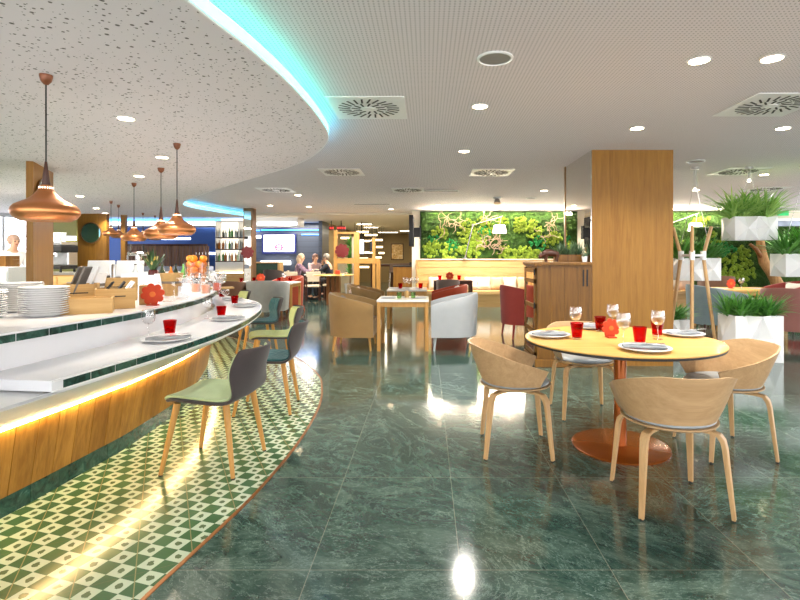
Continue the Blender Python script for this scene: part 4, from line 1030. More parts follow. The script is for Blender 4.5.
# right-hand dining group
make_armchair('slate blue armchair behind the tripod coat stand', (4.78,8.3,0), (1,-.1), M['f_blue'], M['darkwood'], .74,.74,.86,.72,.22)
make_table('long light oak table right of the slate blue armchair', (5.75,9.15,0), 1.25,.85,.74, M['legoak'], M['top'])
make_armchair('dusty rose velvet armchair at the right edge, its back to us', (5.55,7.55,0), (.75,.66), M['f_rose'], M['ashedge'], .74,.72,.86,.74,.22)
make_armchair('burgundy armchair with a cream cushion at the far right edge', (7.05,9.5,0), (-1,-.1), M['f_burg'], M['darkwood'], .7,.7,.86,.72,.22)
pillow('cream cushion in the far right burgundy armchair', (6.95,9.4,.43), .42, M['f_cush'], -1.2, -.3, 'armchair cushions')
make_armchair('dark brown chair before the bench, right of the oak pillar', (6.35,10.8,0), (.2,1), M['f_brown'], M['darkwood'], .6,.6,.92,.8,.22)
flower('orange flower ornament on the long light oak table', (5.62,9.15,.74), .09, .1, M['orangeflower']); goblet('wine goblet on the long light oak table', (5.78,9.1,.74), .2)
zt=.74; mat_setting('grey placemat at the left of the long light oak table', 5.4,9.1); mat_setting('grey placemat at the right of the long light oak table', 6.1,9.1)
o=MB().box((0,0,0),(.28,.06,.13)).build('exit_sign', emit('green_exit_sign','#1f9a55',.9), None, loc=(9.05,12.9,2.42)); tag(o,'small green emergency sign under the ceiling at the right','sign')
bpy.data.objects['exit_sign'].location = (9.9,13.765,2.535)
o = window('window_4', (9.55,13.74),(12,13.74),1.55,2.36,2, glass=False); MB().bx(9.55,12,13.765,13.79,1.55,2.36).build('window_pane', plain('dusk_window_glass','#7d8795',.08,.2,.1,1.5), o)
# wall-mounted television edge-on at the hall corner
root=thing('wall_television','black television seen edge-on at the left end of the moss wall','television',(-.42,13.2,0))
MB().bx(-.04,.07,-.55,.45,1.60,2.40).build('screen_body', M['black'], root, bevel=.01); MB().bx(.07,.24,-.06,.06,1.85,2.1).build('bracket', M['black'], root)
MB().bx(.22,.26,-.1,.1,1.8,2.15).build('bracket_plate', M['black'], root)

# ------------------------------------------------------------------ far-left: screen wall, soffit, strips
struct(MB().bx(-11,-4.05,15.5,16.3,2.30,2.56).build('trim_3', M['greywhite']))
WS=emit('white_light_strip','#ffffff',2.6); BS=emit('blue_light_strip','#2f8cff',4); BS2=emit('soft_blue_strip','#4aa8ff',3)
def strip(label,x0,x1,y,z0,z1,m,dy=.04):
    o=MB().bx(x0,x1,y,y+dy,z0,z1).build('light_strip', m); return tag(o,label,'light strip')
strip('long white light strip under the far soffit over the slatted screen', -10.9,-5.6,15.455,2.31,2.40,WS); strip('white light strip over the wall screen', -5.3,-4.07,15.455,2.32,2.40,WS)
strip('blue light strip above the long white strip behind the bar', -10.9,-5.6,15.46,2.46,2.50,BS2)
strip('blue LED strip along the top of the panelled wall behind the bar', -11,-6.05,17.9,2.26,2.30,BS); strip('blue LED strip over the wall screen', -6.0,-3.75,17.9,2.28,2.32,BS)
strip('blue LED strip on the dark slatted wall corner', -4.55,-3.75,17.93,2.12,2.15,BS2,.02)
strip('short white light bar on the blue wall above the slatted screen', -8.8,-7.85,16.4,1.895,1.965,WS); strip('short white light bar on the blue wall, by the reflected bottle shelf', -7.75,-6.85,16.4,1.40,1.475,WS)
strip('white glowing ledge under the wall screen', -5.95,-4.95,17.7,1.04,1.18,WS,.3); strip('small white light box left of the wall screen', -6.35,-6.0,17.85,2.0,2.1,WS)
for n_ in ('light_strip.006','light_strip.007'):
    pass
# mounting panel for the two light bars
struct(MB().bx(-10.9,-6.1,16.44,16.6,0,2.30).build('wall_bar_panel', plain('royal_blue_panel','#2b4f94',.35,.2,.06,2)))
for x in (-8.4,-7.3): pass
root=thing('wall_screen','wall-mounted screen showing a white page with a pink flower logo','television',(-5.35,17.95,0))
MB().bx(-.62,.62,-.06,.0,1.44,2.17).build('bezel', plain('navy_bezel','#16205e',.3), root, bevel=.01)
MB().bx(-.55,.55,-.068,-.06,1.51,2.12).build('display', emit('screen_white','#fafaff',.75), root)
m=MB(); Fp=flower_poly(.14,8,.2); Fq=[(x*.55,y*.55) for x,y in Fp]; n=len(Fp)
vs=[(x*1.25,-.071,y+1.67) for x,y in Fp]+[(x*1.25,-.071,y+1.67) for x,y in Fq]; m.add(vs,[(i,(i+1)%n,n+(i+1)%n,n+i) for i in range(n)])
m.bx(-.1,.1,-.0712,-.0702,1.645,1.695); m.build('logo', emit('pink_logo','#e0527a',.35), root)
# slatted screen behind the bar
root=thing('slat_screen','screen of dark brown vertical slats behind the bar','screen',(-8.0,15.2,0)); 
MB().bx(-1.3,1.25,-.03,.03,1.66,1.72).build('top_rail', M['darkwood'], root); MB().bx(-1.3,1.25,-.03,.03,0,.95).build('base_panel', M['darkwood'], root)
DS=wood('dark_slat','#84624e','#4d362c','Z',.4)
for k in range(26): x=-1.28+k*.1; MB().bx(x,x+.078,-.02,.02,.95,1.66).build('slat', DS, root)
# bottle shelf modelled in place of its reflection in a mirrored column
sx0,sx1,sy=-6.05,-5.1,14.15
root=thing('reflected_bottle_shelf','back-lit bottle shelf standing in for a mirror reflection, right of the slatted screen','shelf',(sx0,sy,0)); W_=sx1-sx0
LITB=emit('lit_shelf_back','#fff4de',1.0)
MB().bx(0,W_,.38,.42,1.2,2.44).build('lit_back', LITB, root)
for k,zz in enumerate((1.18,1.52,1.86,2.33)): MB().bx(0,W_,0,.38,zz,zz+.03).build('shelf_board', M['darkwood'] if k<3 else M['steel'], root)
for x in (0,.66,W_-.02): MB().bx(x,x+.02,.0,.38,1.2,2.36).build('upright', M['steel'], root)
MB().bx(0,W_,.0,.4,.86,1.18).build('white_front', M['greywhite'], root); MB().bx(0,W_,-.06,.4,0,.86).build('oak_front', M['oakX'], root)
MB().bx(0,W_,-.05,-.03,.86,.875).build('led_line', emit('warm_line','#ffe0a0',10), root)
BG=[glassy('green_bottle',lin('#4f8f4a')),plain('amber_bottle','#a8672a',.1),plain('clear_bottle','#cfd6d8',.1),plain('dark_bottle','#2d3528',.12),plain('copper_bottle','#c88a5a',.15,.5)]
BG[0]=plain('green_bottle','#5f9a56',.12)
random.seed(3)
for lv,zz in enumerate((1.21,1.55,1.89)):
    for k in range(10):
        x=sx0+.06+k*.092; h_=random.uniform(.2,.27); r_=random.uniform(.028,.04); mt=BG[[4,0,2,1,2][(k+lv*2+random.randint(0,1))%5]] if lv<2 else BG[[2,2,3,2,0][(k+random.randint(0,1))%5]]
        root=thing('bottle','bottle on the %s of the reflected back-lit shelf, %s from the left'%(['bottom row','middle row','top row'][lv],ORD[k]),'bottle',(x,sy+.12+.05*(k%2),zz),0,'bottles on the reflected back-lit shelf')
        MB().lathe([(.0001,0),(r_,0),(r_,h_*.6),(.012,h_*.8),(.012,h_*.96),(.0001,h_*.96)],12).build('bottle_body', mt, root, 50); MB().cyl((0,0,h_*.96),(0,0,h_),.013,None,10).build('cap', M['black'], root)
# mirror column
root=thing('mirror_column','bronze-edged mirrored column right of the reflected bottle shelf','column',(-4.86,13.1,0))
MB().bx(0,.02,0,.3,0,H).bx(.2,.235,0,.3,0,H).bx(.02,.2,.02,.3,0,H).build('frame', M['bronze'], root); MB().bx(.02,.2,.005,.02,.05,H-.08).build('mirror', M['mirror'], root)
flower('solid copy of the dark red flower reflected in the mirrored column', (-4.75,13.09,1.27), .17, .1, M['redflower'], .03, 'dark red flower panels', False)  # solid flower added in place of a red reflection in the mirror

# ------------------------------------------------------------------ oak panels behind the bar
def oak_fin(label, p0, p1, th, zt, niche=None, rimm=None):
    p0=Vector((*p0,0)); p1=Vector((*p1,0)); d=p1-p0; L=d.length; a=math.atan2(d.y,d.x); c=(p0+p1)/2
    root=thing('oak_panel', label, 'panel', (c.x,c.y,0), a, 'oak panels behind the bar')
    MB().box((0,0,zt/2),(L,th,zt)).build('veneer_panel', M['oak'], root)
    if niche:
        u,zn,r,depth=niche; R_=Matrix.Translation((u,-th/2,zn)) @ STAND
        m=MB(); m.add([],[]); n=40
        vs=[];fs=[]
        for (rr,y) in ((r,-.002),(r,-.022),(r-.025,-.022),(r-.025,-.002)):
            for j in range(n): q=2*pi*j/n; vs.append((u+rr*cos(q), -th/2+y, zn+rr*sin(q)))
        for i in range(3):
            for j in range(n): fs.append((i*n+j,i*n+(j+1)%n,(i+1)*n+(j+1)%n,(i+1)*n+j))
        m.add(vs,fs); m.build('porthole_rim', M['bronze'], root, 40)
        m=MB(); m.prism([((r-.02)*cos(2*pi*j/n),(r-.02)*sin(2*pi*j/n)) for j in range(n)],0.001,.012,R_); m.build('porthole_mirror', rimm or M['mirror'], root)
    return root
oak_fin('near oak panel with a round porthole, left of the big pendant', (-4.68,5.83),(-5.04,6.62),.07,HL,(-.12,2.02,.26,.05))
oak_fin('wide oak panel with a dark blue porthole, behind the middle of the bar', (-9.22,13.0),(-8.38,13.0),.12,HL,(.02,1.95,.28,.05), plain('teal_mirror','#6f9aa8',.05,1,.03))
oak_fin('slim oak post between the far panel and the slatted screen', (-8.2,13.3),(-8.08,13.3),.1,HL)
# backlit olive shelf
root=thing('lit_wall_shelf','olive back panel with two glowing shelves behind the espresso machine','shelf',(-9.47,12.2,0))
MB().bx(-.6,.62,.3,.34,0,2.44).build('back_panel', plain('olive_panel','#7d7a3a',.5,var=.04), root)
for zz in (1.82,1.50): MB().bx(-.6,.62,.02,.3,zz,zz+.03).build('shelf_board', M['greywhite'], root); MB().bx(-.6,.62,.26,.299,zz-.08,zz-.0).build('light_bar', emit('warm_white_bar','#fff3cf',5), root)
root=thing('back_cabinet','oak back-bar cabinet with drawers under the espresso machine','cabinet',(-6.9,9.2,0))
MB().bx(-.7,.75,-.3,.3,0,1.0).build('carcass', M['oakX'], root); MB().bx(-.72,.77,-.32,.3,1.0,1.04).build('worktop', M['steel'], root)
for k in range(3): dd=MB().bx(-.66+.47*k,-.22+.47*k,-.315,-.3,.76,.96).build('drawer', M['oakX'], root); MB().bx(-.5+.47*k,-.38+.47*k,-.33,-.315,.85,.87).build('handle', M['steel'], dd)
root=thing('espresso_machine','steel and black espresso machine on the back-bar cabinet','coffee machine',(-6.93,9.15,1.04))
MB().bx(-.3,.3,-.2,.25,.06,.12).build('drip_tray', M['black'], root, bevel=.01); MB().bx(-.3,.3,.0,.25,.12,.5).build('body', M['steel'], root, bevel=.02); MB().bx(-.32,.32,-.2,.25,.36,.5).build('head', M['black'], root, bevel=.03); MB().bx(-.3,.3,-.18,.25,.5,.56).build('cup_tray', M['steel'], root, bevel=.01)
for sx in (-.14,.14): MB().cyl((sx,-.1,.36),(sx,-.1,.29),.035).build('group_head', M['chrome'], root, 40); MB().tube([(sx,-.12,.31),(sx,-.26,.29)],.014,8).build('portafilter', M['black'], root, 40)
for sx in (-.27,.27):
    for sy_ in (-.15,.2): MB().cyl((sx,sy_,0),(sx,sy_,.06),.02,None,10).build('foot', M['black'], root)
CUP=plain('white_cup','#efeee9',.2,var=.02)
k=0
for row in range(2):
    for cx_ in range(6):
        o=MB().lathe([(.0001,0),(.028,0),(.042,.085),(.039,.085),(.026,.006),(.0001,.006)],14).build('cup', CUP, None, 50, loc=(-7.155+cx_*.09,9.14,1.60+row*.087)); tag(o,'white cup on the espresso machine, %s of the %s row from the left'%(ORD[cx_],['lower','upper'][row]),'cup','cups stacked on the espresso machine')

# tills, pitcher, bottles on the far part of the bar shelf
z=ZU
def till(label,x,y,rz):
    root=thing('cash_register',label,'till',(x,y,z),rz,'tills on the far bar')
    MB().box((0,0,.04),(.34,.3,.08)).build('base', M['black'], root, bevel=.01); MB().box((0,.02,.10),(.08,.08,.06)).build('neck', M['black'], root)
    MB().box((0,0,.2),(.36,.03,.24),0,Matrix.Rotation(-.25,4,'X')).build('screen_back', M['greywhite'], root, bevel=.01); return root
till('grey-backed till at the left, before the wide oak panel',-4.95,7.52,.3); till('grey-backed till right of the steel pitcher',-4.32,7.2,.25)
root=thing('steel_pitcher','tall steel pitcher between the two tills','pitcher',(-4.62,7.33,z)); MB().lathe([(.0001,0),(.06,0),(.065,.2),(.055,.26),(.051,.26),(.06,.2),(.055,.006),(.0001,.006)],20).build('body', M['steel'], root, 50); MB().tube([(.06,0,.22),(.11,0,.2),(.11,0,.1),(.064,0,.06)],.008,8).build('handle', M['steel'], root, 50)
root=thing('beer_tap','chrome beer tap with two spouts behind the tills','tap',(-4.45,7.62,z)); MB().cyl((0,0,0),(0,0,.42),.03).build('column', M['chrome'], root, 40); MB().tube([(-.15,0,.42),(.15,0,.42)],.03,10).build('crossbar', M['chrome'], root, 40)
for sx in (-.1,.1): MB().tube([(sx,-.02,.42),(sx,-.09,.40),(sx,-.1,.33)],.012,8).build('spout', M['chrome'], root, 40); MB().cyl((sx,-.03,.44),(sx,-.03,.56),.012,.016,10).build('tap_handle', M['black'], root)
root=thing('leaf_vase','dark vase of mixed green leaves on the bar shelf','vase',(-3.62,6.55,z)); MB().lathe([(.0001,0),(.06,0),(.075,.12),(.06,.2),(.055,.2),(.07,.12),(.055,.006),(.0001,.006)],20).build('vase', plain('maroon_vase','#4a1f1e',.25), root, 50)
random.seed(8); m=MB(); leafy(m,(0,0,.19),46,.30,.022,1.15,.25,5); stuff(m.build('leaves', leafmat('dark_leaf','#1e3a1c','#4f7540'), root)); m=MB(); leafy(m,(0,0,.22),14,.2,.03,1.1,.2,4); stuff(m.build('pale_leaves', leafmat('yellow_leaf','#c5a93a','#e8dfb0'), root))
for k,(x,y,h_,mt,lab) in enumerate([(-3.45,6.45,.30,3,'dark bottle right of the leaf vase'),(-3.36,6.62,.28,3,'dark bottle behind the first one by the leaf vase'),(-3.30,6.38,.26,1,'amber bottle among the dark ones by the leaf vase'),(-3.80,6.45,.28,2,'clear bottle left of the leaf vase'),(-3.22,6.55,.29,0,'green bottle at the right of the group by the leaf vase')]):
    root=thing('bottle',lab,'bottle',(x,y,z),0,'bottles by the leaf vase'); r_=.037; MB().lathe([(.0001,0),(r_,0),(r_,h_*.6),(.014,h_*.78),(.014,h_*.95),(.0001,h_*.95)],16).build('bottle_body', BG[mt], root, 50); MB().cyl((0,0,h_*.95),(0,0,h_),.015,None,10).build('cap', M['black'], root)
for k,(x,y) in enumerate([(-3.5,6.0),(-3.0,5.65),(-3.35,5.6),(-2.9,5.2)]):
    o=MB().box((0,0,.09),(.2,.02,.18),0,Matrix.Rotation(-.15,4,'X')).build('price_card', M['china'], None, bevel=.002, loc=(x,y,z), rz=.4); tag(o,'blank white card standing on the bar shelf, %s from the orange vase'%ORD[k],'card','white cards on the bar shelf')
for k,(x,y) in enumerate([(-3.15,5.9),(-3.05,6.05),(-2.75,5.55),(-2.68,5.75),(-2.85,5.45),(-3.25,5.3),(-2.62,4.9),(-2.72,4.7)]):
    tumbler_clear('clear tumbler on the bar shelf, %s counted from the orange vase'%ORD[k], (x,y,z), .13, .04, 'clear tumblers on the bar shelf')
# bar-side refrigerated counter behind (low grey unit)
root=thing('display_cooler','long low grey cooler in front of the slatted screen','cooler',(-6.3,11.9,0)); MB().bx(-1.3,1.1,-.35,.35,0,.98).build('cabinet', M['greywhite'], root, bevel=.02); MB().bx(-1.25,1.05,-.33,.3,.98,1.1).build('glass_hood', plain('blue_grey_hood','#8b95a8',.15,.3), root, bevel=.02)

# white cabinet with dark crates and the person in white
root=thing('white_cabinet','tall white cabinet at the far left under the dark crates','cabinet',(-7.3,8.2,0)); MB().bx(-1.0,.62,-.3,.3,0,1.16).build('carcass', M['greywhite'], root, bevel=.006); MB().bx(.05,.6,-.315,-.3,.1,1.1).build('door', M['white'], root, bevel=.004)
for k in range(3):
    root=thing('wooden_crate','dark wooden crate on the white cabinet, %s of three'%['lowest','middle','topmost'][k],'crate',(-6.98,8.15,1.16+k*.06),0,'dark crates on the white cabinet')
    for (c_,s_) in (((0,-.13,.03),(.32,.015,.059)),((0,.13,.03),(.32,.015,.059)),((-.1525,0,.03),(.015,.245,.059)),((.1525,0,.03),(.015,.245,.059))): MB().box(c_,s_).build('side_board', M['walnut'], root)

# ------------------------------------------------------------------ people
SKIN=plain('skin','#d9a98a',.55,var=.04); 
def skin_mesh(name, J, E, mat, parent, lv=2, rootk=0):
    me=bpy.data.meshes.new(name); me.from_pydata([tuple(p[:3]) for p in J],E,[]); me.materials.append(mat)
    o=bpy.data.objects.new(name,me); COL.objects.link(o); o.parent=parent
    sk=o.modifiers.new('skin','SKIN'); sk.use_smooth_shade=True
    d=me.skin_vertices[0].data
    for i,p in enumerate(J): d[i].radius=(p[3],p[4] if len(p)>4 else p[3]); d[i].use_root=(i==rootk)
    sb=o.modifiers.new('sub','SUBSURF'); sb.levels=sb.render_levels=lv; return o
def chainmesh(name, chains, mat, parent, lv=2):
    """chains share joints by name; first joint listed is the root"""
    idx={};J=[];E=[]
    for ch in chains:
        prev=None
        for it in ch:
            if isinstance(it,str): k=idx[it]
            else:
                n_,p=it; idx[n_]=len(J); J.append(p); k=idx[n_]
            if prev is not None: E.append((prev,k))
            prev=k
    return skin_mesh(name,J,E,mat,parent,lv)
def head_chain(neck, c, f):
    """neck name, head centre, face direction (unit)"""
    x,y,z_=c; fx,fy=f
    return [[neck,('jaw',(x+fx*.02,y+fy*.02,z_-.075,.055,.06)),('mid',(x,y,z_,.082,.092)),('crown',(x-fx*.01,y-fy*.01,z_+.07,.07,.08)),('top',(x-fx*.01,y-fy*.01,z_+.105,.04))],['mid',('nose',(x+fx*.105,y+fy*.105,z_-.02,.014))]]
def hand_chains(wr, p, d, tag_):
    p=Vector(p); d=Vector(d).normalized(); s=d.cross(Vector((0,0,1))); s=s.normalized() if s.length>.1 else Vector((1,0,0)); pm=p+d*.07; ch=[[wr,(tag_+'palm',(*pm,.032,.018))]]
    for k in range(4):
        a=pm+s*(-.027+.018*k)+d*.03; b=a+d*(.035+.008*(k in(1,2)))-Vector((0,0,.012)); c_=b+d*.02-Vector((0,0,.02)); ch.append([tag_+'palm',(tag_+'f%d'%k,(*a,.009)),(tag_+'g%d'%k,(*b,.008)),(tag_+'h%d'%k,(*c_,.007))])
    a=p+d*.04+s*.036; ch.append([tag_+'palm',(tag_+'t0',(*a,.010)),(tag_+'t1',(*(a+d*.03+s*.012),.009))]); return ch
def face_bits(root, c, f, hairm, long_=False):
    x,y,z_=c; fx,fy=f; sx,sy=-fy,fx
    for s in (-1,1):
        MB().ball((x+fx*.082+sx*.032*s,y+fy*.082+sy*.032*s,z_+.0),.012,8,6).build('eye', M['black'], root, 60)
        MB().ball((x+sx*.092*s-fx*.005,y+sy*.092*s-fy*.005,z_-.015),.024,8,6,.6,.6,1.2).build('ear', SKIN, root, 60)
    MB().box((x+fx*.089,y+fy*.089,z_-.062),(.012,.045,.008),math.atan2(fy,fx)).build('mouth', M['redsolid'], root)
    m=MB(); m.ball((x-fx*.022,y-fy*.022,z_+.035),.104,16,10,1,1,1.02)
    if long_: m.tube([(x-fx*.06,y-fy*.06,z_+.05),(x-fx*.085,y-fy*.085,z_-.06),(x-fx*.085,y-fy*.085,z_-.16)],[.085,.085,.06],12)
    m.build('hair', hairm, root, 80)
def seated(label, loc, face, top_m, leg_m, hairm, long_=False, seat=.46, lean=.1, chin=False):
    root=thing('person',label,'person',loc,math.atan2(face[1],face[0])-pi/2)
    hz=seat+.12; sh=(0,lean-.05,hz+.46); nk=(0,lean-.02,hz+.53); hc=(0,lean+.03,hz+.68)
    eL=(-.24,lean+.16,hz+.24); eR=(.24,lean+.16,hz+.24)
    wL=(-.12,lean+.36,hz+.27); wR=(.06,lean+.16,hz+.48) if chin else (.12,lean+.36,hz+.27)
    arms=lambda r,end=True:[['chest',('sL',(-.18,lean-.05,hz+.44,.06*r)),('eL',(*eL,.046*r)),('wL',(*wL,.034*r))],['chest',('sR',(.18,lean-.05,hz+.44,.06*r)),('eR',(*eR,.046*r)),('wR',(*wR,.034*r))]]
    legs=lambda r:[['pel',('hL',(-.1,.06,hz-.03,.085*r)),('kL',(-.12,.44,hz-.05,.06*r)),('aL',(-.12,.40,.09,.042*r))],['pel',('hR',(.1,.06,hz-.03,.085*r)),('kR',(.12,.44,hz-.05,.06*r)),('aR',(.12,.40,.09,.042*r))]]
    dR=(-.1,-.1,1) if chin else (-.3,1,0)
    body=[[('pel',(0,0,hz-.02,.13,.11)),('waist',(0,lean*.4-.02,hz+.2,.125,.095)),('chest',(0,lean*.8-.04,hz+.38,.14,.1)),('nk',(*nk,.05))]]+head_chain('nk',hc,(0,1))+arms(1)+legs(1)+hand_chains('wL',wL,(.3,1,0),'l')+hand_chains('wR',wR,dR,'r')+[['aL',('fL',(-.12,.52,.04,.035))],['aR',('fR',(.12,.52,.04,.035))]]
    chainmesh('body',body,SKIN,root)
    chainmesh('top',[[('pel',(0,0,hz+.02,.15,.125)),('waist',(0,lean*.4-.02,hz+.2,.145,.115)),('chest',(0,lean*.8-.04,hz+.38,.16,.12)),('col',(0,lean-.03,hz+.47,.07))]]+arms(1.22),top_m,root)
    chainmesh('trousers',[[('pel',(0,0,hz-.02,.15,.125)),('w',(0,0,hz+.08,.14,.12))]]+legs(1.15),leg_m,root)
    for s in (-1,1): MB().box((s*.12,.47,.035),(.09,.26,.07)).build('shoe', M['black'], root, bevel=.025)
    face_bits(root,hc,(0,1),hairm,long_); return root
PLAID=plain('plaid_shirt','#9a7d92',.8,var=.5,scale=28); DENIM=plain('black_trousers','#1e1c20',.8); NAVY=plain('navy_jacket','#20242f',.75); BLOND=plain('blond_hair','#ecd2ae',.6,var=.15); GREYH=plain('grey_hair','#8d857a',.7); BROWNH=plain('brown_hair','#6b4a3c',.6)
seated('person with long blond hair in a plaid top, seated under the wall screen',(-4.12,15.6,0),(1,.15),PLAID,DENIM,BLOND,True,.5,.14)
seated('person with grey hair in a navy jacket, hand at the chin, seated at the right',(-3.0,15.3,0),(-1,.1),NAVY,DENIM,GREYH,False,.5,.1,True)
seated('person with brown hair half hidden behind the blond one',(-3.86,16.9,0),(.6,-.8),plain('mauve_top','#a58c8c',.8),DENIM,BROWNH,True,.5,.1)
def stool(label,loc,face,fab):
    root=thing('dining_chair',label,'chair',loc,math.atan2(face[1],face[0])-pi/2,'chairs at the far tables')
    MB().box((0,0,.46),(.44,.42,.06)).build('seat', fab, root, bevel=.02); MB().box((0,-.2,.74),(.42,.035,.30),0,Matrix.Rotation(.1,4,'X')).build('backrest', fab, root, bevel=.015)
    for sx in (-1,1):
        MB().box((sx*.19,.17,.22),(.035,.035,.44)).build('leg', M['darkwood'], root); MB().box((sx*.19,-.2,.44),(.035,.035,.88)).build('leg', M['darkwood'], root)
        MB().tube([(sx*.2,-.18,.64),(sx*.21,.05,.66),(sx*.2,.17,.62),(sx*.19,.17,.44)],.014,8).build('armrest', M['darkwood'], root, 50)
    return root
stool('cream upholstered chair under the blond person',(-4.16,15.58,0),(1,.15),M['f_cream']); stool('chair under the person in the navy jacket',(-2.96,15.3,0),(-1,.1),M['f_cream']); stool('chair under the half hidden person',(-3.88,16.92,0),(.6,-.8),M['f_cream'])
stool('dark-framed cream armchair, its side to us, at the couple\'s table',(-3.4,14.75,0),(-.3,1),M['f_cream']); stool('dark-framed cream armchair left of the other one at the couple\'s table',(-3.95,14.7,0),(.2,1),M['f_cream'])
root=make_table('dark table between the seated couple',(-3.48,15.75,0),.7,.7,.78,M['darkwood'],M['china'],'far tables',leg=.05)
for k,(x,y) in enumerate([(-3.6,15.6),(-3.4,15.7),(-3.32,15.55)]): goblet('glass on the couple\'s table, %s from the left'%ORD[k],(x,y,.78),.18,.04)
# far light wood table with plank legs
root=thing('round_table','light oak round table on plank legs before the lattice','table',(-2.62,13.9,0)); MB().lathe([(.0001,.80),(.55,.80),(.56,.815),(.55,.83),(.0001,.83)],40).build('tabletop', M['top'], root, 40)
for x in (-.13,0,.13): MB().box((x,0,.4),(.09,.3,.8)).build('leg', M['redwood'], root)
o=MB().box((0,0,.06),(.13,.05,.12)).build('menu_block', M['orangeflower'], None, bevel=.01, loc=(-2.5,13.85,.83)); tag(o,'orange block on the far light oak round table','ornament')
o=MB().lathe([(.0001,0),(.06,0),(.09,.05),(.085,.05),(.055,.008),(.0001,.008)],20).build('white_bowl', M['china'], None, 50, loc=(-2.3,13.8,.83)); tag(o,'small white bowl on the far light oak round table','bowl')
# white table with orange armchair, grey and brown armchairs
make_table('long white-topped table behind the grey armchair',(-3.65,11.3,0),1.35,.8,.75,M['legoak'],TOPW,'square wood tables',.035)
make_armchair('light grey armchair with its back to us at the long white table',(-3.35,10.35,0),(-.1,1),M['f_grey'],M['redwood'],.78,.66,.84,.74,.2)
make_armchair('brown leather armchair left of the light grey one, behind the bar tip',(-4.25,10.3,0),(.15,1),M['f_brown'],M['redwood'],.85,.66,.84,.76,.2)
make_armchair('rust orange armchair at the right end of the long white table',(-3.35,12.1,0),(-.5,-1),M['f_redor'],M['f_redor'],.62,.6,.86,.74,.12)
zt=.75
for k,(x,y) in enumerate([(-4.2,11.2),(-4.0,11.45),(-3.35,11.2),(-3.15,11.4)]): tumbler('red tumbler on the long white table, %s from the left'%ORD[k],(x,y,zt),.1,.045)
for k,(x,y) in enumerate([(-4.1,11.3),(-3.3,11.4),(-3.22,11.2)]): goblet('wine goblet on the long white table, %s from the left'%ORD[k],(x,y,zt),.2,.045)
flower('orange flower ornament on the long white table',(-3.78,11.25,zt),.1,.1,M['orangeflower'])
# wood framed service box in the middle
root=thing('service_cabinet','oak framed cabinet with a green glass door under the wall screen','cabinet',(-5.0,16.0,0)); MB().bx(-.55,.3,-.2,.2,0,.55).build('base', M['oakX'], root); MB().bx(-.55,.3,-.2,.2,1.12,1.16).bx(-.55,-.48,-.2,.2,.55,1.12).bx(.23,.3,-.2,.2,.55,1.12).build('frame', M['oakX'], root); MB().bx(-.48,.23,-.12,-.08,.55,1.12).build('glass_door', plain('dark_green_glass','#2f5040',.1), root)
for k in range(2): make_armchair(['charcoal chair right of the oak framed cabinet','charcoal chair beyond the first, nearer the blond person'][k],(-4.55+.5*k-.1,14.9+.9*k if k==0 else 17.0,0),(.1,1),M['f_shell'],M['darkwood'],.5,.5,.95,.85,.3)

# ------------------------------------------------------------------ lattice partition and hall
root=thing('lattice_partition','oak post-and-beam partition at the hall entrance','partition',(0,16.2,0))
def X(px,D=16.2): return (px-CX)/F*D
MB().bx(X(334),X(380),-.05,.05,HC-5/F*16.2-.05,HC-3/F*16.2+.06).build('beam', M['legoak'], root)
for (a,b,zt_) in ((334,337.5,2.2),(354,359.5,2.12),(372.5,375.5,1.95)): MB().bx(X(a),X(b),-.044,.044,0,zt_).build('post', M['legoak'], root)
MB().bx(X(376.5),X(380.5),-.06,.06,0,1.2).build('post', M['legoak'], root)
MB().bx(X(334),X(359),-.03,.03,2.08,2.14).build('top_rail', M['legoak'], root)
flower('dark red flower panel in the oak partition',(X(341.5,16),16.125,1.29),.235,.0,M['redflower'],.05,'dark red flower panels',False)
root=thing('potted_plant','leafy green plant standing behind the oak partition','plant',(X(350,17.2),17.2,0)); MB().lathe([(.0001,0),(.16,0),(.2,.4),(.19,.4),(.15,.02),(.0001,.02)],20).build('pot', M['china'], root, 50)
m=MB(); m.tube([(0,0,.35),(.02,0,1.0),(.0,.02,1.7)],[.02,.016,.01],8); m.build('stem', M['redwood'], root)
random.seed(4); m=MB()
for zz in (.7,.9,1.1,1.3,1.5,1.7): leafy(m,(0,0,zz),16,.42,.05,.9,.4,5)
stuff(m.build('foliage', FERND, root))
o=MB().bx(X(352,16.6),X(357,16.6),16.55,16.65,0,2.0).build('cream_panel', plain('cream_curtain','#e3d8c4',.7,var=.05)); tag(o,'cream panel behind the oak partition, beside the plant','panel')
o=MB().bx(X(334,18.6),X(356,18.6),18.5,18.6,0,1.3).build('pale_screen', plain('pale_stone_screen','#e6dcc0',.5,var=.08,scale=6)); tag(o,'low pale stone screen behind the partition','screen')
root=thing('info_screen','small lit portrait screen hanging behind the oak partition','screen',(X(361.5,17.5),17.5,0)); MB().bx(-.1,.1,0,.05,1.4,1.97).build('bezel', M['black'], root); MB().bx(-.08,.08,-.004,0,1.43,1.94).build('display', emit('info_display','#e8ecff',1.3), root); MB().bx(-.015,.015,.02,.04,1.97,2.56).build('hanger', M['black'], root)
root=thing('info_screen','small dark screen hanging right of the lit portrait one','screen',(X(372,18),18,0)); MB().bx(-.09,.09,0,.05,1.5,1.9).build('bezel', M['black'], root); MB().bx(-.075,.075,-.004,0,1.52,1.88).build('display', plain('dark_display','#3b3f4a',.2), root); MB().bx(-.015,.015,.02,.04,1.9,2.56).build('hanger', M['black'], root)
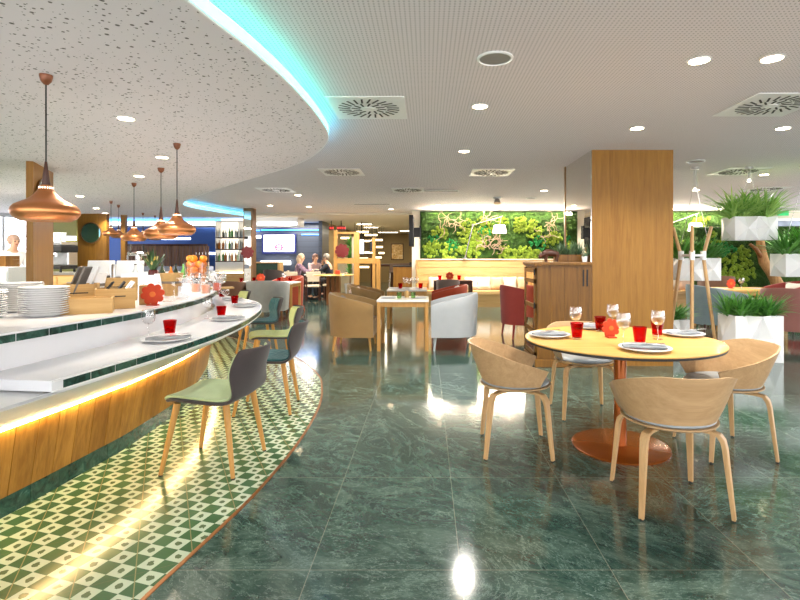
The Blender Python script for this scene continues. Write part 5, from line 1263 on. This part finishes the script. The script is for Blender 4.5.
for k,(a,b) in enumerate(((329,333.5),(336.5,345.5))):
    root=thing('led_sign',['short dark red LED sign left of the longer one','dark red LED sign over the hall entrance'][k],'sign',(0,16.9,0)); MB().bx(X(a,16.9),X(b,16.9),0,.06,2.24,2.38).build('housing', plain('dark_red_housing','#5c1216',.4), root)
    for q in range(2+2*k): w0=X(a,16.9)+.03+q*.075; MB().bx(w0,w0+.05,-.004,0,2.28,2.34).build('lit_dots', emit('red_led','#ff3a30',.7), root)
    MB().bx((X(a,16.9)+X(b,16.9))/2-.01,(X(a,16.9)+X(b,16.9))/2+.01,.02,.04,2.38,2.56).build('hanger', M['black'], root)
WB2=emit('warm_light_bar','#ffe6b4',3)
lb=[(348,238,18,.26),(362.5,232,19,.22),(371,235,20,.25),(366,241,20,.22),(377,240,20,.22),(379.5,247,20,.13),(381.5,253,20,.11),(367.5,252.5,20,.2),(362,258.5,20,.24),(378,257.5,20,.14),(364,267,20,.2),(359.5,246,21,.15)]
for k,(px,py,D,wd) in enumerate(lb):
    p=Q(px,py,D); root=thing('light_bar','warm glowing light bar hung in the hall, %s of the cluster from the front'%ORD[k],'lamp',p,0,'hanging light bars in the hall'); MB().box((0,0,0),(wd*2.0,.06,.07)).build('glowing_bar', WB2, root)
    MB().bx(-wd+.02,-wd+.03,-.004,.004,.03,2.56-p.z).bx(wd-.03,wd-.02,-.004,.004,.03,2.56-p.z).build('wire', M['black'], root)
for k,(px,py,l) in enumerate([(364.5,223.8,.6),(371,227,.6),(406,230.5,.6),(388,232,1.0)]):
    g=G(px,py,2.56); root=thing('ceiling_panel_light','flat light panel in the hall ceiling, %s from the entrance'%ORD[k],'ceiling light',g,0,'light panels in the hall ceiling'); MB().box((0,0,-.01),(l,.28,.02)).build('frame', M['white'], root); MB().box((0,0,-.022),(l-.06,.22,.006)).build('diffuser', emit('panel_light','#fff3da',9), root)
for (x,y) in ((-2,18.5),(-2,23),(-7,17),(-4.5,17),(-2.2,14.9),(-7.2,7.6)):  # last two are added fill lamps for the partition and the person in white
    ld=bpy.data.lights.new('hall_and_fill_light','AREA'); ld.energy=(45 if x==-2 else 90); ld.size=1.2; ld.color=(1,.88,.68) if x==-2 else (1,.92,.8); lo=bpy.data.objects.new('hall_and_fill_light',ld); COL.objects.link(lo); lo.location=(x,y,2.5 if y>8 else 2.4)
root=thing('framed_picture','framed abstract picture in warm ochre on the far hall wall','picture',(-1.56,25.99,0)); MB().bx(-.33,.33,-.04,0,1.17,2.02).build('frame', M['darkwood'], root)
t=NT('ochre_abstract'); n1=t.noise(t.coord(),3,6,.7,2); t.base(t.ramp(n1,[(.3,lin('#8a5a24')),(.5,lin('#d8b068')),(.65,lin('#f2e2bc')),(.8,lin('#c07a30'))])); MB().bx(-.29,.29,-.048,-.04,1.21,1.98).build('canvas', t.m, root)
root=thing('cabinet','small oak cabinet with dark top left of the moss wall bench','cabinet',(-.72,15.2,0)); MB().bx(-.3,.27,-.25,.25,0,1.02).build('carcass', M['oak'], root); MB().bx(-.32,.285,-.27,.25,1.02,1.06).build('worktop', M['black'], root)
o=MB().lathe([(.0001,0),(.035,0),(.04,.1),(.036,.1),(.03,.01),(.0001,.01)],16).build('dark_pot', M['black'], None, 50, loc=(-.5,15.2,1.06)); tag(o,'small dark pot on the oak cabinet left of the moss wall','pot')
make_table('dark high table in the hall',(-1.9,21,0),.9,.7,1.02,M['darkwood'],M['darkwood'],'hall furniture')
for k,(x,y) in enumerate([(-1.35,20.3),(-1.0,20.8),(-.85,21.6)]):
    root=thing('bar_stool','dark bar stool in the hall, %s from the high table'%ORD[k],'stool',(x,y,0),0,'bar stools in the hall'); MB().box((0,0,.72),(.4,.4,.06)).build('seat', M['f_dgrey'], root, bevel=.02); MB().box((0,.19,.9),(.4,.04,.3)).build('backrest', M['f_dgrey'], root, bevel=.015)
    for sx in (-1,1):
        for sy_ in (-1,1): MB().tube([(sx*.15,sy_*.15,.7),(sx*.2,sy_*.2,0)],.014,8).build('leg', M['chrome'], root)
# standing person in white at far left
root=thing('person','balding person in a white shirt with a dark strap, standing behind the dark crates','person',(-8.08,9.6,0),radians(-110))
st=[[('pel',(0,0,.95,.14,.11)),('waist',(0,0,1.12,.13,.1)),('chest',(0,.03,1.32,.155,.11)),('nk',(0,.07,1.47,.055))]]+head_chain('nk',(0,.11,1.62),(0,1))+[['chest',('sL',(-.2,.02,1.38,.06)),('eL',(-.27,.06,1.1,.046)),('wL',(-.2,.28,1.05,.034))],['chest',('sR',(.2,.02,1.38,.06)),('eR',(.27,.06,1.1,.046)),('wR',(.2,.28,1.05,.034))],['pel',('hL',(-.1,0,.88,.085)),('kL',(-.1,.02,.48,.06)),('aL',(-.1,0,.08,.045)),('tL',(-.1,.12,.04,.04))],['pel',('hR',(.1,0,.88,.085)),('kR',(.1,.02,.48,.06)),('aR',(.1,0,.08,.045)),('tR',(.1,.12,.04,.04))]]+hand_chains('wL',(-.2,.28,1.05),(.2,1,0),'l')+hand_chains('wR',(.2,.28,1.05),(-.2,1,0),'r')
chainmesh('body',st,SKIN,root); WSH=plain('white_shirt','#f0efee',.8,var=.03)
chainmesh('shirt',[[('pel',(0,0,.93,.165,.135)),('waist',(0,0,1.12,.155,.125)),('chest',(0,.03,1.32,.18,.135)),('col',(0,.06,1.43,.08))],['chest',('sL',(-.2,.02,1.38,.075)),('eL',(-.27,.06,1.1,.06)),('wL',(-.21,.25,1.05,.045))],['chest',('sR',(.2,.02,1.38,.075)),('eR',(.27,.06,1.1,.06)),('wR',(.21,.25,1.05,.045))]],WSH,root)
chainmesh('trousers',[[('pel',(0,0,.92,.155,.125)),('hh',(0,0,.99,.15,.12))],['pel',('hL',(-.1,0,.84,.1)),('kL',(-.1,.02,.48,.075)),('aL',(-.1,0,.12,.06))],['pel',('hR',(.1,0,.84,.1)),('kR',(.1,.02,.48,.075)),('aR',(.1,0,.12,.06))]],DENIM,root)
face_bits(root,(0,.11,1.62),(0,1),plain('close_cropped_hair','#b89a86',.7),False)
MB().tube([(-.12,.0,1.45),(-.04,-.13,1.25),(.08,-.13,1.0)],.012,6).build('apron_strap', M['black'], root, 60)
for s in (-1,1): MB().box((s*.1,.07,.035),(.09,.27,.07)).build('shoe', M['black'], root, bevel=.025)
